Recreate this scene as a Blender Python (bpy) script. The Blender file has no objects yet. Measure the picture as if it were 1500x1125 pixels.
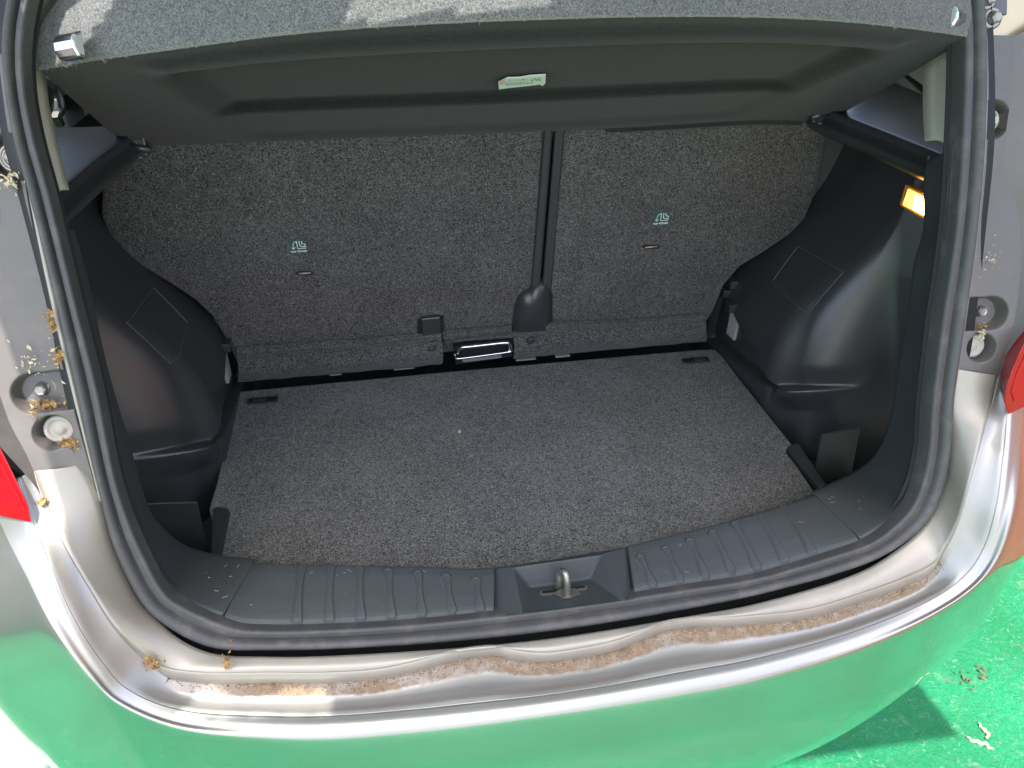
import bpy, bmesh, math, random
from mathutils import Vector as V, Matrix
random.seed(7)
S = bpy.context.scene
COL = S.collection
# ------------------------------------------------------------------ camera
FPX = 1125.0
yaw, pit, rol = [math.radians(a) for a in (10.85, 32.28, .7)]
CAM = V((-.217, -1.362, .84))
fw = V((math.sin(yaw)*math.cos(pit), math.cos(yaw)*math.cos(pit), -math.sin(pit)))
r0 = V((math.cos(yaw), -math.sin(yaw), 0)); u0 = r0.cross(fw)
rt = math.cos(rol)*r0 + math.sin(rol)*u0
up = -math.sin(rol)*r0 + math.cos(rol)*u0
cd = bpy.data.cameras.new('camera'); cam = bpy.data.objects.new('camera', cd); COL.objects.link(cam)
M = Matrix.Identity(4)
for i in range(3):
    M[i][0] = rt[i]; M[i][1] = up[i]; M[i][2] = -fw[i]; M[i][3] = CAM[i]
cam.matrix_world = M
cd.sensor_width = 36; cd.lens = FPX/1500*36; cd.clip_start = .01; cd.clip_end = 2000
S.camera = cam
S.render.resolution_x = 1024; S.render.resolution_y = 768
# ------------------------------------------------------------------ light
SUN_TO = V((-.10, -.40, .91)).normalized()       # direction towards the sun
W = bpy.data.worlds.new('World'); S.world = W; W.use_nodes = True
nt = W.node_tree; bg = nt.nodes['Background']
sk = nt.nodes.new('ShaderNodeTexSky'); sk.sky_type = 'NISHITA'; sk.sun_disc = False
el = math.asin(SUN_TO.z); sk.sun_elevation = el
sk.sun_rotation = math.atan2(SUN_TO.x, SUN_TO.y)
sk.air_density = 1.0; sk.dust_density = 3.5; sk.ozone_density = .5
nt.links.new(sk.outputs[0], bg.inputs[0]); bg.inputs[1].default_value = .15
sd = bpy.data.lights.new('sun', 'SUN'); sd.energy = 2.9; sd.angle = math.radians(.5); sd.color = (1, .95, .88)
so = bpy.data.objects.new('sun', sd); COL.objects.link(so)
so.rotation_euler = SUN_TO.to_track_quat('Z', 'Y').to_euler()
S.view_settings.view_transform = 'Standard'; S.view_settings.look = 'None'
S.view_settings.exposure = 2.0; S.view_settings.gamma = 1

# ------------------------------------------------------------------ helpers
RN = V((0, .95027, -.31142)); RD = -.65029        # plane of the tailgate opening
AX = {'x': V((1, 0, 0)), 'y': V((0, 1, 0)), 'z': V((0, 0, 1))}
SEATN = V((0, math.cos(math.radians(14)), math.sin(math.radians(14)))); SEATD = .03
def ray(px, py): return fw + (px-750)/FPX*rt - (py-562.5)/FPX*up
def U(px, py, n='o', d=0.0):
    """where the line of sight through a photo point meets a plane of the car"""
    if n == 'o': n, d = RN, RD + d
    elif n == 's': n, d = SEATN, SEATD + d
    elif isinstance(n, str): n = AX[n]
    D = ray(px, py); t = (d - n.dot(CAM))/n.dot(D)
    return CAM + t*D
def mir(p): return V((-p[0], p[1], p[2]))
def herm(keys, t):
    """smooth curve through (t, point) keys"""
    n = len(keys)
    if t <= keys[0][0]: return keys[0][1].copy()
    if t >= keys[-1][0]: return keys[-1][1].copy()
    for i in range(n-1):
        if keys[i][0] <= t <= keys[i+1][0]: break
    t0, p0 = keys[i]; t1, p1 = keys[i+1]; h = t1-t0
    def tan(k):
        if k == 0: return (keys[1][1]-keys[0][1])/(keys[1][0]-keys[0][0])
        if k == n-1: return (keys[-1][1]-keys[-2][1])/(keys[-1][0]-keys[-2][0])
        a = (keys[k][1]-keys[k-1][1])/(keys[k][0]-keys[k-1][0]); b = (keys[k+1][1]-keys[k][1])/(keys[k+1][0]-keys[k][0])
        wa = keys[k+1][0]-keys[k][0]; wb = keys[k][0]-keys[k-1][0]
        return (a*wa+b*wb)/(wa+wb)
    m0, m1 = tan(i)*h, tan(i+1)*h; s = (t-t0)/h
    return (2*s**3-3*s*s+1)*p0 + (s**3-2*s*s+s)*m0 + (-2*s**3+3*s*s)*p1 + (s**3-s*s)*m1
class Rail:
    def __init__(s, pts, three=False):
        s.k = [(p[0], V(p[1]) if three else U(p[1], p[2], 'o', p[3])) for p in pts]
    def __call__(s, t): return herm(s.k, t)
def lin(a, b, n): return [a+(b-a)*i/(n-1) for i in range(n)]
def sstep(x):
    x = max(0, min(1, x)); return x*x*(3-2*x)

MATS = {}
def node(nt, typ, **kw):
    n = nt.nodes.new(typ)
    for k, v in kw.items():
        if k in n.inputs: n.inputs[k].default_value = v
        else: setattr(n, k, v)
    return n
def mat(name, col, rough=.5, metal=0, coat=0, spec=.5, bump=None, var=None, emis=None, trans=0, crough=.03):
    if name in MATS: return MATS[name]
    m = bpy.data.materials.new(name); m.use_nodes = True; t = m.node_tree; L = t.links
    b = t.nodes['Principled BSDF']
    b.inputs['Base Color'].default_value = (*col, 1); b.inputs['Roughness'].default_value = rough
    b.inputs['Metallic'].default_value = metal; b.inputs['Coat Weight'].default_value = coat; b.inputs['Coat Roughness'].default_value = crough
    b.inputs['Specular IOR Level'].default_value = spec; b.inputs['Transmission Weight'].default_value = trans
    co = node(t, 'ShaderNodeTexCoord')
    if emis: b.inputs['Emission Color'].default_value = (*emis[0], 1); b.inputs['Emission Strength'].default_value = emis[1]
    if var:   # (scale, colour2, amount threshold low, high)
        n = node(t, 'ShaderNodeTexNoise', Scale=var[0], Detail=6.0, Roughness=.65); L.new(co.outputs['Object'], n.inputs['Vector'])
        r = node(t, 'ShaderNodeMapRange'); r.inputs['From Min'].default_value = var[2]; r.inputs['From Max'].default_value = var[3]
        L.new(n.outputs['Fac'], r.inputs['Value'])
        x = node(t, 'ShaderNodeMix', data_type='RGBA'); x.inputs['A'].default_value = (*col, 1); x.inputs['B'].default_value = (*var[1], 1)
        L.new(r.outputs[0], x.inputs['Factor']); L.new(x.outputs['Result'], b.inputs['Base Color'])
        rr = node(t, 'ShaderNodeMapRange'); rr.inputs['To Min'].default_value = rough*.9; rr.inputs['To Max'].default_value = min(1, rough*1.25+.03)
        L.new(n.outputs['Fac'], rr.inputs['Value']); L.new(rr.outputs[0], b.inputs['Roughness'])
    if bump:  # (scale, strength, distance)
        n = node(t, 'ShaderNodeTexNoise', Scale=bump[0], Detail=3.0); L.new(co.outputs['Object'], n.inputs['Vector'])
        bp = node(t, 'ShaderNodeBump', Strength=bump[1], Distance=bump[2]); L.new(n.outputs['Fac'], bp.inputs['Height'])
        L.new(bp.outputs[0], b.inputs['Normal'])
    MATS[name] = m; return m
def carpet(name, dark, light, scale=420, lo=.50, hi=.66, bs=.8, tint=None):
    m = bpy.data.materials.new(name); m.use_nodes = True; t = m.node_tree; L = t.links; b = t.nodes['Principled BSDF']
    b.inputs['Roughness'].default_value = 1; b.inputs['Specular IOR Level'].default_value = .1
    b.inputs['Sheen Weight'].default_value = .15; b.inputs['Sheen Roughness'].default_value = .5
    co = node(t, 'ShaderNodeTexCoord')
    n1 = node(t, 'ShaderNodeTexNoise', Scale=scale, Detail=2.0, Roughness=.6, Distortion=2.5); L.new(co.outputs['Object'], n1.inputs['Vector'])
    n2 = node(t, 'ShaderNodeTexNoise', Scale=scale*.45, Detail=2.0, Distortion=3.0); L.new(co.outputs['Object'], n2.inputs['Vector'])
    n3 = node(t, 'ShaderNodeTexNoise', Scale=9.0, Detail=4.0); L.new(co.outputs['Object'], n3.inputs['Vector'])
    a = node(t, 'ShaderNodeMath', operation='MULTIPLY'); L.new(n2.outputs['Fac'], a.inputs[0]); a.inputs[1].default_value = .55
    a2 = node(t, 'ShaderNodeMath', operation='MULTIPLY_ADD'); L.new(n1.outputs['Fac'], a2.inputs[0]); a2.inputs[1].default_value = .45; L.new(a.outputs[0], a2.inputs[2])
    a3 = node(t, 'ShaderNodeMath', operation='MULTIPLY_ADD'); L.new(n3.outputs['Fac'], a3.inputs[0]); a3.inputs[1].default_value = .06; L.new(a2.outputs[0], a3.inputs[2])
    r = node(t, 'ShaderNodeMapRange'); r.inputs['From Min'].default_value = lo+.01; r.inputs['From Max'].default_value = hi+.01
    L.new(a3.outputs[0], r.inputs['Value'])
    x = node(t, 'ShaderNodeMix', data_type='RGBA'); x.inputs['A'].default_value = (*dark, 1); x.inputs['B'].default_value = (*light, 1)
    L.new(r.outputs[0], x.inputs['Factor'])
    if tint:
        x2 = node(t, 'ShaderNodeMix', data_type='RGBA'); x2.inputs['B'].default_value = (*tint, 1); L.new(x.outputs['Result'], x2.inputs['A'])
        r3 = node(t, 'ShaderNodeMapRange'); r3.inputs['From Min'].default_value = .52; r3.inputs['From Max'].default_value = .75; r3.inputs['To Max'].default_value = .35
        L.new(n3.outputs['Fac'], r3.inputs['Value']); L.new(r3.outputs[0], x2.inputs['Factor']); L.new(x2.outputs['Result'], b.inputs['Base Color'])
    else: L.new(x.outputs['Result'], b.inputs['Base Color'])
    bp = node(t, 'ShaderNodeBump', Strength=bs, Distance=.0015); L.new(a2.outputs[0], bp.inputs['Height']); L.new(bp.outputs[0], b.inputs['Normal'])
    MATS[name] = m; return m

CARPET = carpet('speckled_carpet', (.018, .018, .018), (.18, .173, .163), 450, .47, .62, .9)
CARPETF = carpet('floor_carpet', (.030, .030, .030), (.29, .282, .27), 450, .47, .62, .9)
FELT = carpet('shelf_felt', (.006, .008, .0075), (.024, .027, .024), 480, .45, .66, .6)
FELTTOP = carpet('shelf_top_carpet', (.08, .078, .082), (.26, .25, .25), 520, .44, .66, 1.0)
PLASTIC = mat('black_plastic', (.032, .034, .035), .28, spec=.75, bump=(650, .32, .0006), var=(14, (.034, .035, .036), .45, .75))
TRIM = mat('grained_black_trim', (.046, .052, .054), .44, spec=.45, bump=(700, .6, .0007), var=(8, (.05, .053, .055), .45, .8))
DARK = mat('dark_recess_plastic', (.012, .013, .014), .55)
RUBBER = mat('seal_rubber', (.060, .058, .060), .5, spec=.5, bump=(60, .15, .001), var=(25, (.12, .11, .10), .5, .75))
PAINT = mat('silver_paint', (.45, .43, .405), .22, metal=.93, coat=1, bump=(3, .03, .01))
PAINTEDGE = mat('silver_paint_edge', (.38, .365, .35), .42, metal=.75, coat=.6, crough=.2)
PAINTIN = mat('inner_body_paint', (.33, .297, .255), .42, metal=.35, coat=.5, crough=.3, var=(18, (.40, .35, .29), .5, .85))
COVER = mat('grey_pillar_cover', (.10, .088, .082), .34, spec=.6, bump=(500, .2, .0006), var=(16, (.14, .125, .115), .5, .8))
BEIGE = mat('beige_pillar_trim', (.70, .66, .58), .55, bump=(700, .2, .0005))
CHROME = mat('chrome', (.75, .75, .76), .12, metal=1)
STEEL = mat('dull_steel', (.33, .31, .28), .38, metal=.8, bump=(200, .3, .0006))
WHITE = mat('white_print', (.72, .75, .72), .7)
LABELG = mat('green_black_cloth_label', (.03, .075, .065), .8)
PAPER = mat('paper_tag', (.74, .77, .70), .8)
PINK = mat('pink_print', (.75, .45, .42), .8)
INK = mat('grey_ink', (.28, .30, .29), .8)
RED = mat('red_lens', (.30, .001, .004), .12, coat=.4, spec=.3, emis=None)
DARKRED = mat('dark_red_edge', (.36, .001, .006), .25, coat=.2, spec=.3)
LAMP = mat('lamp_lens', (.9, .5, .1), .4, emis=((1, .38, .03), 2.6))
LAMPHOT = mat('lamp_bulb_glow', (1, .9, .6), .4, emis=((1, .70, .25), 22.0))
LAMPFR = mat('lamp_bezel', (.55, .26, .06), .25, spec=.6)
PLUG = mat('plug_plastic', (.42, .38, .33), .45, var=(60, (.30, .27, .22), .5, .7))
GREYPL = mat('grey_plastic', (.20, .20, .19), .4)
BELT = mat('belt_webbing', (.035, .034, .037), .7, bump=(600, .4, .0006))
LEAF = mat('dry_leaf', (.20, .105, .035), .8, var=(160, (.46, .29, .11), .42, .6))
STRAW = mat('pale_straw', (.52, .44, .30), .8)
GLASS = bpy.data.materials.new('window_glass'); GLASS.use_nodes = True
_t = GLASS.node_tree; _t.nodes.remove(_t.nodes['Principled BSDF'])
_tr = node(_t, 'ShaderNodeBsdfTransparent'); _tr.inputs[0].default_value = (.85, .9, .87, 1); _gl = node(_t, 'ShaderNodeBsdfGlossy'); _gl.inputs['Roughness'].default_value = .02
_fr = node(_t, 'ShaderNodeFresnel'); _mx = node(_t, 'ShaderNodeMixShader')
_t.links.new(_fr.outputs[0], _mx.inputs[0]); _t.links.new(_tr.outputs[0], _mx.inputs[1]); _t.links.new(_gl.outputs[0], _mx.inputs[2])
_t.links.new(_mx.outputs[0], _t.nodes['Material Output'].inputs[0])

def ob(name, me, m, parent=None, smooth=True, solid=0, bevel=0, label=None, cat=None, group=None, kind=None, off=-1):
    me.name = name
    o = bpy.data.objects.new(name, me); COL.objects.link(o)
    if m: me.materials.append(m)
    if smooth:
        for p in me.polygons: p.use_smooth = True
    if parent: o.parent = parent
    if solid:
        md = o.modifiers.new('thickness', 'SOLIDIFY'); md.thickness = solid; md.offset = off
    if bevel:
        md = o.modifiers.new('bevel', 'BEVEL'); md.width = bevel; md.segments = 3; md.limit_method = 'ANGLE'; md.angle_limit = math.radians(35)
        if smooth: md.harden_normals = True
    if label: o['label'] = label
    if cat: o['category'] = cat
    if group: o['group'] = group
    if kind: o['kind'] = kind
    return o
def thing(name, label, cat, loc=(0, 0, 0), group=None):
    o = bpy.data.objects.new(name, None); COL.objects.link(o); o.location = loc; o.empty_display_size = .05
    o['label'] = label; o['category'] = cat
    if group: o['group'] = group
    return o
def grid_me(rows, uv=True, face_to=None):
    """rows of points -> quad sheet; faces turned towards face_to"""
    nr, nc = len(rows), len(rows[0]); me = bpy.data.meshes.new('sheet')
    vs = [tuple(p) for r in rows for p in r]
    fs = [(i*nc+j, i*nc+j+1, (i+1)*nc+j+1, (i+1)*nc+j) for i in range(nr-1) for j in range(nc-1)]
    if face_to is not None:
        i, j = nr//2, nc//2; i = min(i, nr-2); j = min(j, nc-2)
        a, b, c = V(rows[i][j]), V(rows[i][j+1]), V(rows[i+1][j])
        if (b-a).cross(c-a).dot(V(face_to)-a) < 0: fs = [f[::-1] for f in fs]
    me.from_pydata(vs, [], fs)
    if uv:
        l = me.uv_layers.new(name='UVMap')
        for p in me.polygons:
            for li in p.loop_indices:
                vi = me.loops[li].vertex_index; l.data[li].uv = ((vi//nc)/(nr-1), (vi % nc)/(nc-1))
    me.update(); return me
def across(rails, ts, n=4, smooth=True):
    """loft between rails: n steps between neighbours"""
    rows = []
    R = [[r(t) for t in ts] for r in rails]
    k = len(rails)
    for i in range((k-1)*n+1):
        s = i/n; row = []
        for j in range(len(ts)):
            if smooth and k > 2: row.append(herm([(q, R[q][j]) for q in range(k)], s))
            else:
                q = min(int(s), k-2); row.append(R[q][j].lerp(R[q+1][j], s-q))
        rows.append(row)
    return rows
def ribbon(a, b, ts, prof, nrm=None):
    """sheet along two rails with a cross profile of (fraction, height)"""
    nrm = nrm or -RN; rows = []
    for u, h in prof: rows.append([a(t).lerp(b(t), u) + nrm*h for t in ts])
    return rows
def tube_me(pts, r, seg=10, closed=False, cap=True, rad=None):
    pts = [V(p) for p in pts]; n = len(pts); vs = []; fs = []
    up_ = V((0, 0, 1)); prev = None
    for i, p in enumerate(pts):
        d = (pts[(i+1) % n] - pts[i-1]) if (closed or 0 < i < n-1) else (pts[1]-pts[0] if i == 0 else pts[-1]-pts[-2])
        d.normalize()
        if prev is None: s = d.cross(up_ if abs(d.z) < .9 else V((1, 0, 0))).normalized()
        else: s = (prev - d*prev.dot(d)).normalized()
        prev = s; w = d.cross(s); rr = rad[i] if rad else r
        for k in range(seg):
            a = 2*math.pi*k/seg; vs.append(p + (s*math.cos(a) + w*math.sin(a))*rr)
    m = n if closed else n-1
    for i in range(m):
        for k in range(seg):
            a = i*seg+k; b = i*seg+(k+1) % seg; c = ((i+1) % n)*seg+(k+1) % seg; d = ((i+1) % n)*seg+k
            fs.append((a, b, c, d))
    if cap and not closed: fs += [tuple(range(seg))[::-1], tuple(range((n-1)*seg, n*seg))]
    me = bpy.data.meshes.new('tube'); me.from_pydata([tuple(v) for v in vs], [], fs); me.update(); return me
def slab_me(outline, direction, front_inset=0):
    """closed outline of 3-D points given thickness along direction"""
    bm = bmesh.new(); a = [bm.verts.new(p) for p in outline]; b = [bm.verts.new(V(p)+V(direction)) for p in outline]
    n = len(a); bm.faces.new(a); bm.faces.new(b[::-1])
    for i in range(n): bm.faces.new((a[i], b[i], b[(i+1) % n], a[(i+1) % n]))
    bmesh.ops.recalc_face_normals(bm, faces=bm.faces); me = bpy.data.meshes.new('slab'); bm.to_mesh(me); bm.free(); return me
def box_me(c, size, rot=None):
    bm = bmesh.new(); bmesh.ops.create_cube(bm, size=1)
    for v in bm.verts:
        q = V((v.co.x*size[0], v.co.y*size[1], v.co.z*size[2]))
        if rot: q = rot @ q
        v.co = V(c)+q
    me = bpy.data.meshes.new('box'); bm.to_mesh(me); bm.free(); return me
def frame(n, upv=V((0, 0, 1))):
    """matrix with z along n"""
    z = V(n).normalized(); x = upv.cross(z)
    if x.length < 1e-3: x = V((1, 0, 0)).cross(z)
    x.normalize(); y = z.cross(x)
    return Matrix((x, y, z)).transposed()
def lathe_me(c, n, prof, seg=28, sx=1.0):
    F = frame(n); vs = []; fs = []
    for r, h in prof:
        for k in range(seg):
            a = 2*math.pi*k/seg; vs.append(tuple(V(c)+F @ V((r*math.cos(a)*sx, r*math.sin(a), h))))
    for i in range(len(prof)-1):
        for k in range(seg): fs.append((i*seg+k, i*seg+(k+1) % seg, (i+1)*seg+(k+1) % seg, (i+1)*seg+k))
    fs.append(tuple(range((len(prof)-1)*seg, len(prof)*seg)))
    me = bpy.data.meshes.new('lathe'); me.from_pydata(vs, [], fs); me.update(); return me
def poly_grid(c00, c10, c11, c01, n, m):
    return [[V(c00).lerp(V(c10), i/(n-1)).lerp(V(c01).lerp(V(c11), i/(n-1)), j/(m-1)) for i in range(n)] for j in range(m)]
def text_me(s, size, loc, F):
    cu = bpy.data.curves.new('t', 'FONT'); cu.body = s; cu.size = size; cu.align_x = 'CENTER'; cu.align_y = 'CENTER'; cu.extrude = .0002; cu.offset = size*.02
    o = bpy.data.objects.new('t', cu); COL.objects.link(o); dg = bpy.context.evaluated_depsgraph_get(); dg.update()
    me = bpy.data.meshes.new_from_object(o.evaluated_get(dg)); bpy.data.objects.remove(o)
    me.transform(Matrix.Translation(loc) @ F.to_4x4()); return me

# ------------------------------------------------------------------ ground
gm = bpy.data.materials.new('painted_ground'); gm.use_nodes = True; t = gm.node_tree; L = t.links; b = t.nodes['Principled BSDF']
b.inputs['Roughness'].default_value = .75
co = node(t, 'ShaderNodeTexCoord')
def noise(scale, det=6.0, dist=0.0, rough=.6):
    n = node(t, 'ShaderNodeTexNoise', Scale=scale, Detail=det, Distortion=dist, Roughness=rough); L.new(co.outputs['Object'], n.inputs['Vector']); return n
def rng(src, a, bb):
    r = node(t, 'ShaderNodeMapRange'); r.inputs['From Min'].default_value = a; r.inputs['From Max'].default_value = bb; L.new(src, r.inputs['Value']); return r.outputs[0]
def mixc(f, A, B):
    x = node(t, 'ShaderNodeMix', data_type='RGBA'); L.new(f, x.inputs['Factor'])
    for k, c in (('A', A), ('B', B)):
        if isinstance(c, tuple): x.inputs[k].default_value = (*c, 1)
        else: L.new(c, x.inputs[k])
    return x.outputs['Result']
g = mixc(rng(noise(3).outputs['Fac'], .4, .65), (.0, .19, .070), (.003, .26, .110))
g = mixc(rng(noise(22, 12, .6, .8).outputs['Fac'], .54, .76), g, (.16, .34, .19))
g = mixc(rng(noise(240, 6, .5, .8).outputs['Fac'], .52, .66), g, (.01, .12, .07))
g = mixc(rng(noise(60, 4, 1.5).outputs['Fac'], .60, .68), g, (.10, .28, .16))
g = mixc(rng(noise(30, 10, 1, .75).outputs['Fac'], .62, .66), g, (.17, .14, .11))
# the green court ends behind the car; a coral painted strip and bare concrete follow
sx = node(t, 'ShaderNodeSeparateXYZ'); L.new(co.outputs['Object'], sx.inputs[0])
coral = mixc(rng(noise(4).outputs['Fac'], .4, .7), (.62, .20, .13), (.70, .32, .22))
conc = mixc(rng(noise(5).outputs['Fac'], .4, .7), (.45, .43, .41), (.55, .53, .50))
far = mixc(rng(sx.outputs['X'], -.32, -.28), conc, conc)
g = mixc(rng(sx.outputs['Y'], -4.2, -4.22), g, far)
wp = node(t, 'ShaderNodeMath', operation='MULTIPLY_ADD'); L.new(noise(6, 6).outputs['Fac'], wp.inputs[0]); wp.inputs[1].default_value = .12; L.new(sx.outputs['X'], wp.inputs[2])
wy = node(t, 'ShaderNodeMath', operation='MULTIPLY'); L.new(rng(wp.outputs[0], -.90, -.93), wy.inputs[0]); L.new(rng(sx.outputs['Y'], -.50, -.42), wy.inputs[1])
g = mixc(wy.outputs[0], g, (.62, .64, .58))
L.new(g, b.inputs['Base Color'])
bn = node(t, 'ShaderNodeBump', Strength=1.0, Distance=.008); L.new(noise(90, 10, 1, .75).outputs['Fac'], bn.inputs['Height']); L.new(bn.outputs[0], b.inputs['Normal'])
GZ = -.66
rows = [[V((x, y, GZ)) for x in (-400, -20, -4, 0, 4, 20, 400)] for y in (-400, -20, -4, 0, 4, 20, 400)]
ob('ground', grid_me(rows, face_to=(0, 0, 5)), gm, kind='structure', smooth=False)

# the walls round the yard: pale render on the left and behind, coral render on the right (seen only mirrored in the paint)
def yard_wall(label, col, a, b_, h):
    a, b_ = V((*a, GZ)), V((*b_, GZ)); n = (b_-a).cross(V((0, 0, 1))).normalized(); O = (a+b_)/2
    pts = [a-O, b_-O, b_-O+V((0, 0, h)), a-O+V((0, 0, h))]
    o = ob('yard_wall', slab_me(pts, n*.12), mat(label.split()[0]+'_render', col, .85, bump=(40, .4, .004), var=(3, tuple(c*.8 for c in col), .4, .7)), smooth=False, bevel=.01, label=label, cat='wall'); o.location = O
yard_wall('coral rendered yard wall standing close along the right side of the car', (.66, .23, .15), (1.50, -4.2), (1.62, 4.0), 1.3)
yard_wall('pale rendered yard wall standing along the left side of the car', (.42, .39, .36), (-2.6, 4.0), (-2.3, -5.2), 1.1)

# ------------------------------------------------------------------ the car
CAR = thing('car', 'silver hatchback with its tailgate open and empty luggage bay in view', 'car', (0, -.2, GZ))
def cp(name, me, m, **kw):
    o = ob(name, me, m, **kw)
    if 'parent' not in kw or kw['parent'] is None:
        o.parent = CAR; o.matrix_parent_inverse = Matrix.Translation((0, .2, -GZ))
    return o
def sub(name, me, m, par, **kw):
    return ob(name, me, m, parent=par, **{**kw})

# --- rails round the opening (t: 0 = left top, 6 = left lamp, 11 = middle of the sill, 16 = right lamp, 21 = right top)
SI = Rail([(0, 62, -60, 0), (.5, 44, 0, 0), (1, 35, 60, 0), (1.5, 37, 130, 0), (2, 50, 200, 0), (2.6, 73, 285, 0), (3, 84, 330, 0), (4, 113, 450, 0), (5, 143, 570, 0), (6, 176, 725, 0), (6.5, 200, 790, 0), (7, 237, 862, 0), (7.5, 267, 887, 0), (8, 320, 911, 0), (9, 400, 923, 0), (10, 600, 914, 0), (11, 800, 892, 0), (12, 1000, 863, 0), (12.6, 1120, 843, 0), (13, 1215, 815, 0), (13.6, 1287, 787, 0), (14, 1327, 752, 0), (14.5, 1347, 715, 0), (15, 1357, 675, 0), (16, 1364, 592, 0), (17, 1379, 470, 0), (18, 1399, 330, 0), (19, 1409, 180, 0), (20, 1412, 50, 0), (21, 1400, -60, 0)])
SO = Rail([(0, 20, -60, 0), (.5, 10, 0, 0), (1, 3, 60, 0), (1.5, 6, 120, 0), (2, 19, 200, 0), (2.6, 41, 280, 0), (3, 54, 330, 0), (4, 84, 450, 0), (5, 111, 570, 0), (6, 146, 725, 0), (6.5, 168, 805, 0), (7, 205, 879, 0), (7.5, 240, 914, 0), (8, 290, 942, 0), (9, 400, 952, 0), (10, 600, 944, 0), (11, 800, 925, 0), (12, 1000, 893, 0), (12.6, 1120, 868, 0), (13, 1225, 840, 0), (13.6, 1315, 800, 0), (14, 1358, 762, 0), (14.5, 1383, 709, 0), (15, 1391, 661, 0), (16, 1397, 580, 0), (17, 1412, 480, 0), (18, 1431, 333, 0), (19, 1443, 187, 0), (20, 1443, 40, 0), (21, 1433, -60, 0)])
TS = lin(0, 21, 420)
seal_prof = [(-.02, -.02), (-.02, .001), (.02, .006), (.12, .005), (.28, .0052), (.35, .003), (.40, -.002), (.44, -.004), (.48, -.003), (.53, .002), (.62, .006), (.76, .0078), (.88, .0065), (.97, .002), (1.0, -.002), (1.0, -.02)]
seal = cp('weatherstrip', grid_me(ribbon(SI, SO, TS, seal_prof), face_to=CAM), RUBBER)

# --- painted flange from beneath the seal out to the crease / scalloped ledge
PE = Rail([(5.6, 118, 680, .012), (6, 142, 725, .010), (6.5, 164, 803, .008), (7, 200, 879, .004), (7.5, 236, 916, -.002), (8, 285, 948, -.008), (9, 400, 962, -.018), (10, 600, 954, -.019), (11, 800, 936, -.02), (12, 1000, 904, -.019), (12.6, 1120, 881, -.018), (13, 1225, 851, -.012), (13.6, 1310, 808, -.006), (14, 1354, 768, 0), (14.5, 1380, 711, .006), (15, 1388, 661, .008), (16, 1394, 585, .010), (16.4, 1398, 540, .012)])
SC = Rail([(5.6, 50, 690, .0), (6, 65, 733, -.005), (6.5, 95, 797, -.025), (7, 133, 862, -.035), (7.5, 172, 922, -.036), (8, 222, 968, -.026), (8.2, 245, 979, -.026), (8.4, 280, 984, -.028), (9, 400, 985, -.030), (9.4, 480, 985, -.031), (9.8, 560, 979, -.031), (10.13, 627, 964, -.028), (10.37, 675, 951, -.024), (10.5, 700, 947.5, -.022), (10.62, 725, 946, -.023), (10.76, 752, 952, -.026), (10.96, 792, 956, -.031), (11.26, 853, 949, -.031), (11.53, 907, 937, -.030), (11.73, 947, 921, -.026), (11.86, 973, 911, -.022), (12.05, 1011, 905, -.022), (12.33, 1067, 904, -.028), (12.6, 1120, 900, -.030), (12.9, 1180, 893, -.030), (13.3, 1260, 870, -.028), (13.65, 1327, 846, -.026), (13.9, 1367, 826, -.026), (14.1, 1381, 806, -.030), (14.5, 1401, 768, -.036), (15, 1420, 705, -.036), (15.5, 1437, 645, -.025), (16, 1453, 590, -.005), (16.4, 1462, 550, .0)])
tf = lin(5.6, 16.4, 640)
fr = []
for k, u in enumerate(lin(0, 1, 9)):
    fr.append([PE(x).lerp(SC(x), u) + (-RN)*(.004*math.sin(math.pi*u)) for x in tf])
def under(x):
    w = sstep((x-7.2)/.8)*sstep((14.8-x)/.8)
    return PE(x) + (RN*.025 + (PE(x)-SC(x)).normalized()*.002)*(1-w) + V((0, .001, -.03))*w
fr.insert(0, [under(x) for x in tf])
flange = cp('body_flange', grid_me(fr, face_to=CAM), PAINTIN, solid=.002)
# lip beneath the ledge
def lipdrop(x): return sstep((x-7.9)/.4)*sstep((14.15-x)/.4)
LP = lambda x: SC(x) + V((0, -.0035, -.012))*lipdrop(x) + V((0, -.001, -.0015))
cp('ledge_lip', grid_me([[SC(x) for x in tf], [SC(x).lerp(LP(x), .5)+V((0, .003, 0))*lipdrop(x) for x in tf], [LP(x) for x in tf]], face_to=CAM), PAINTIN, solid=.001)
# --- bumper: channel, ridge and face
B = Rail([(5.6, 25, 700, -.01), (6, 49, 768, -.018), (6.5, 75, 832, -.05), (7, 106, 905, -.06), (7.5, 149, 972, -.058), (8, 190, 1014, -.055), (8.5, 275, 1044, -.058), (9, 400, 1052, -.064), (10, 600, 1043, -.072), (11, 800, 1021, -.075), (12, 1000, 988, -.072), (12.6, 1120, 964, -.069), (13, 1225, 935, -.064), (13.5, 1330, 896, -.058), (14, 1402, 856, -.055), (14.5, 1439, 813, -.058), (15, 1461, 745, -.06), (15.5, 1471, 670, -.045), (16, 1476, 608, -.018), (16.4, 1480, 560, -.01)])
def half(keys):   # symmetric 3-D rail keys for t>=11
    return Rail(sorted([(22-t_, (-p[0], p[1], p[2])) for t_, p in keys if t_ != 11] + [(t_, p) for t_, p in keys], key=lambda q: q[0]), three=True)
def off(keys):
    K = half(keys); return lambda x: B(x)+K(x)
F0 = off([(11, (0, -.011, -.004)), (13, (.002, -.011, -.004)), (14, (.006, -.007, -.005)), (15, (.008, -.004, -.002)), (16, (.012, .000, -.003)), (16.4, (.012, 0, -.004))])
F1 = off([(11, (0, -.021, -.026)), (13, (.004, -.021, -.026)), (14, (.016, -.012, -.014)), (15, (.036, -.004, -.014)), (16, (.065, .025, -.03)), (16.4, (.065, .02, -.03))])
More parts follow.
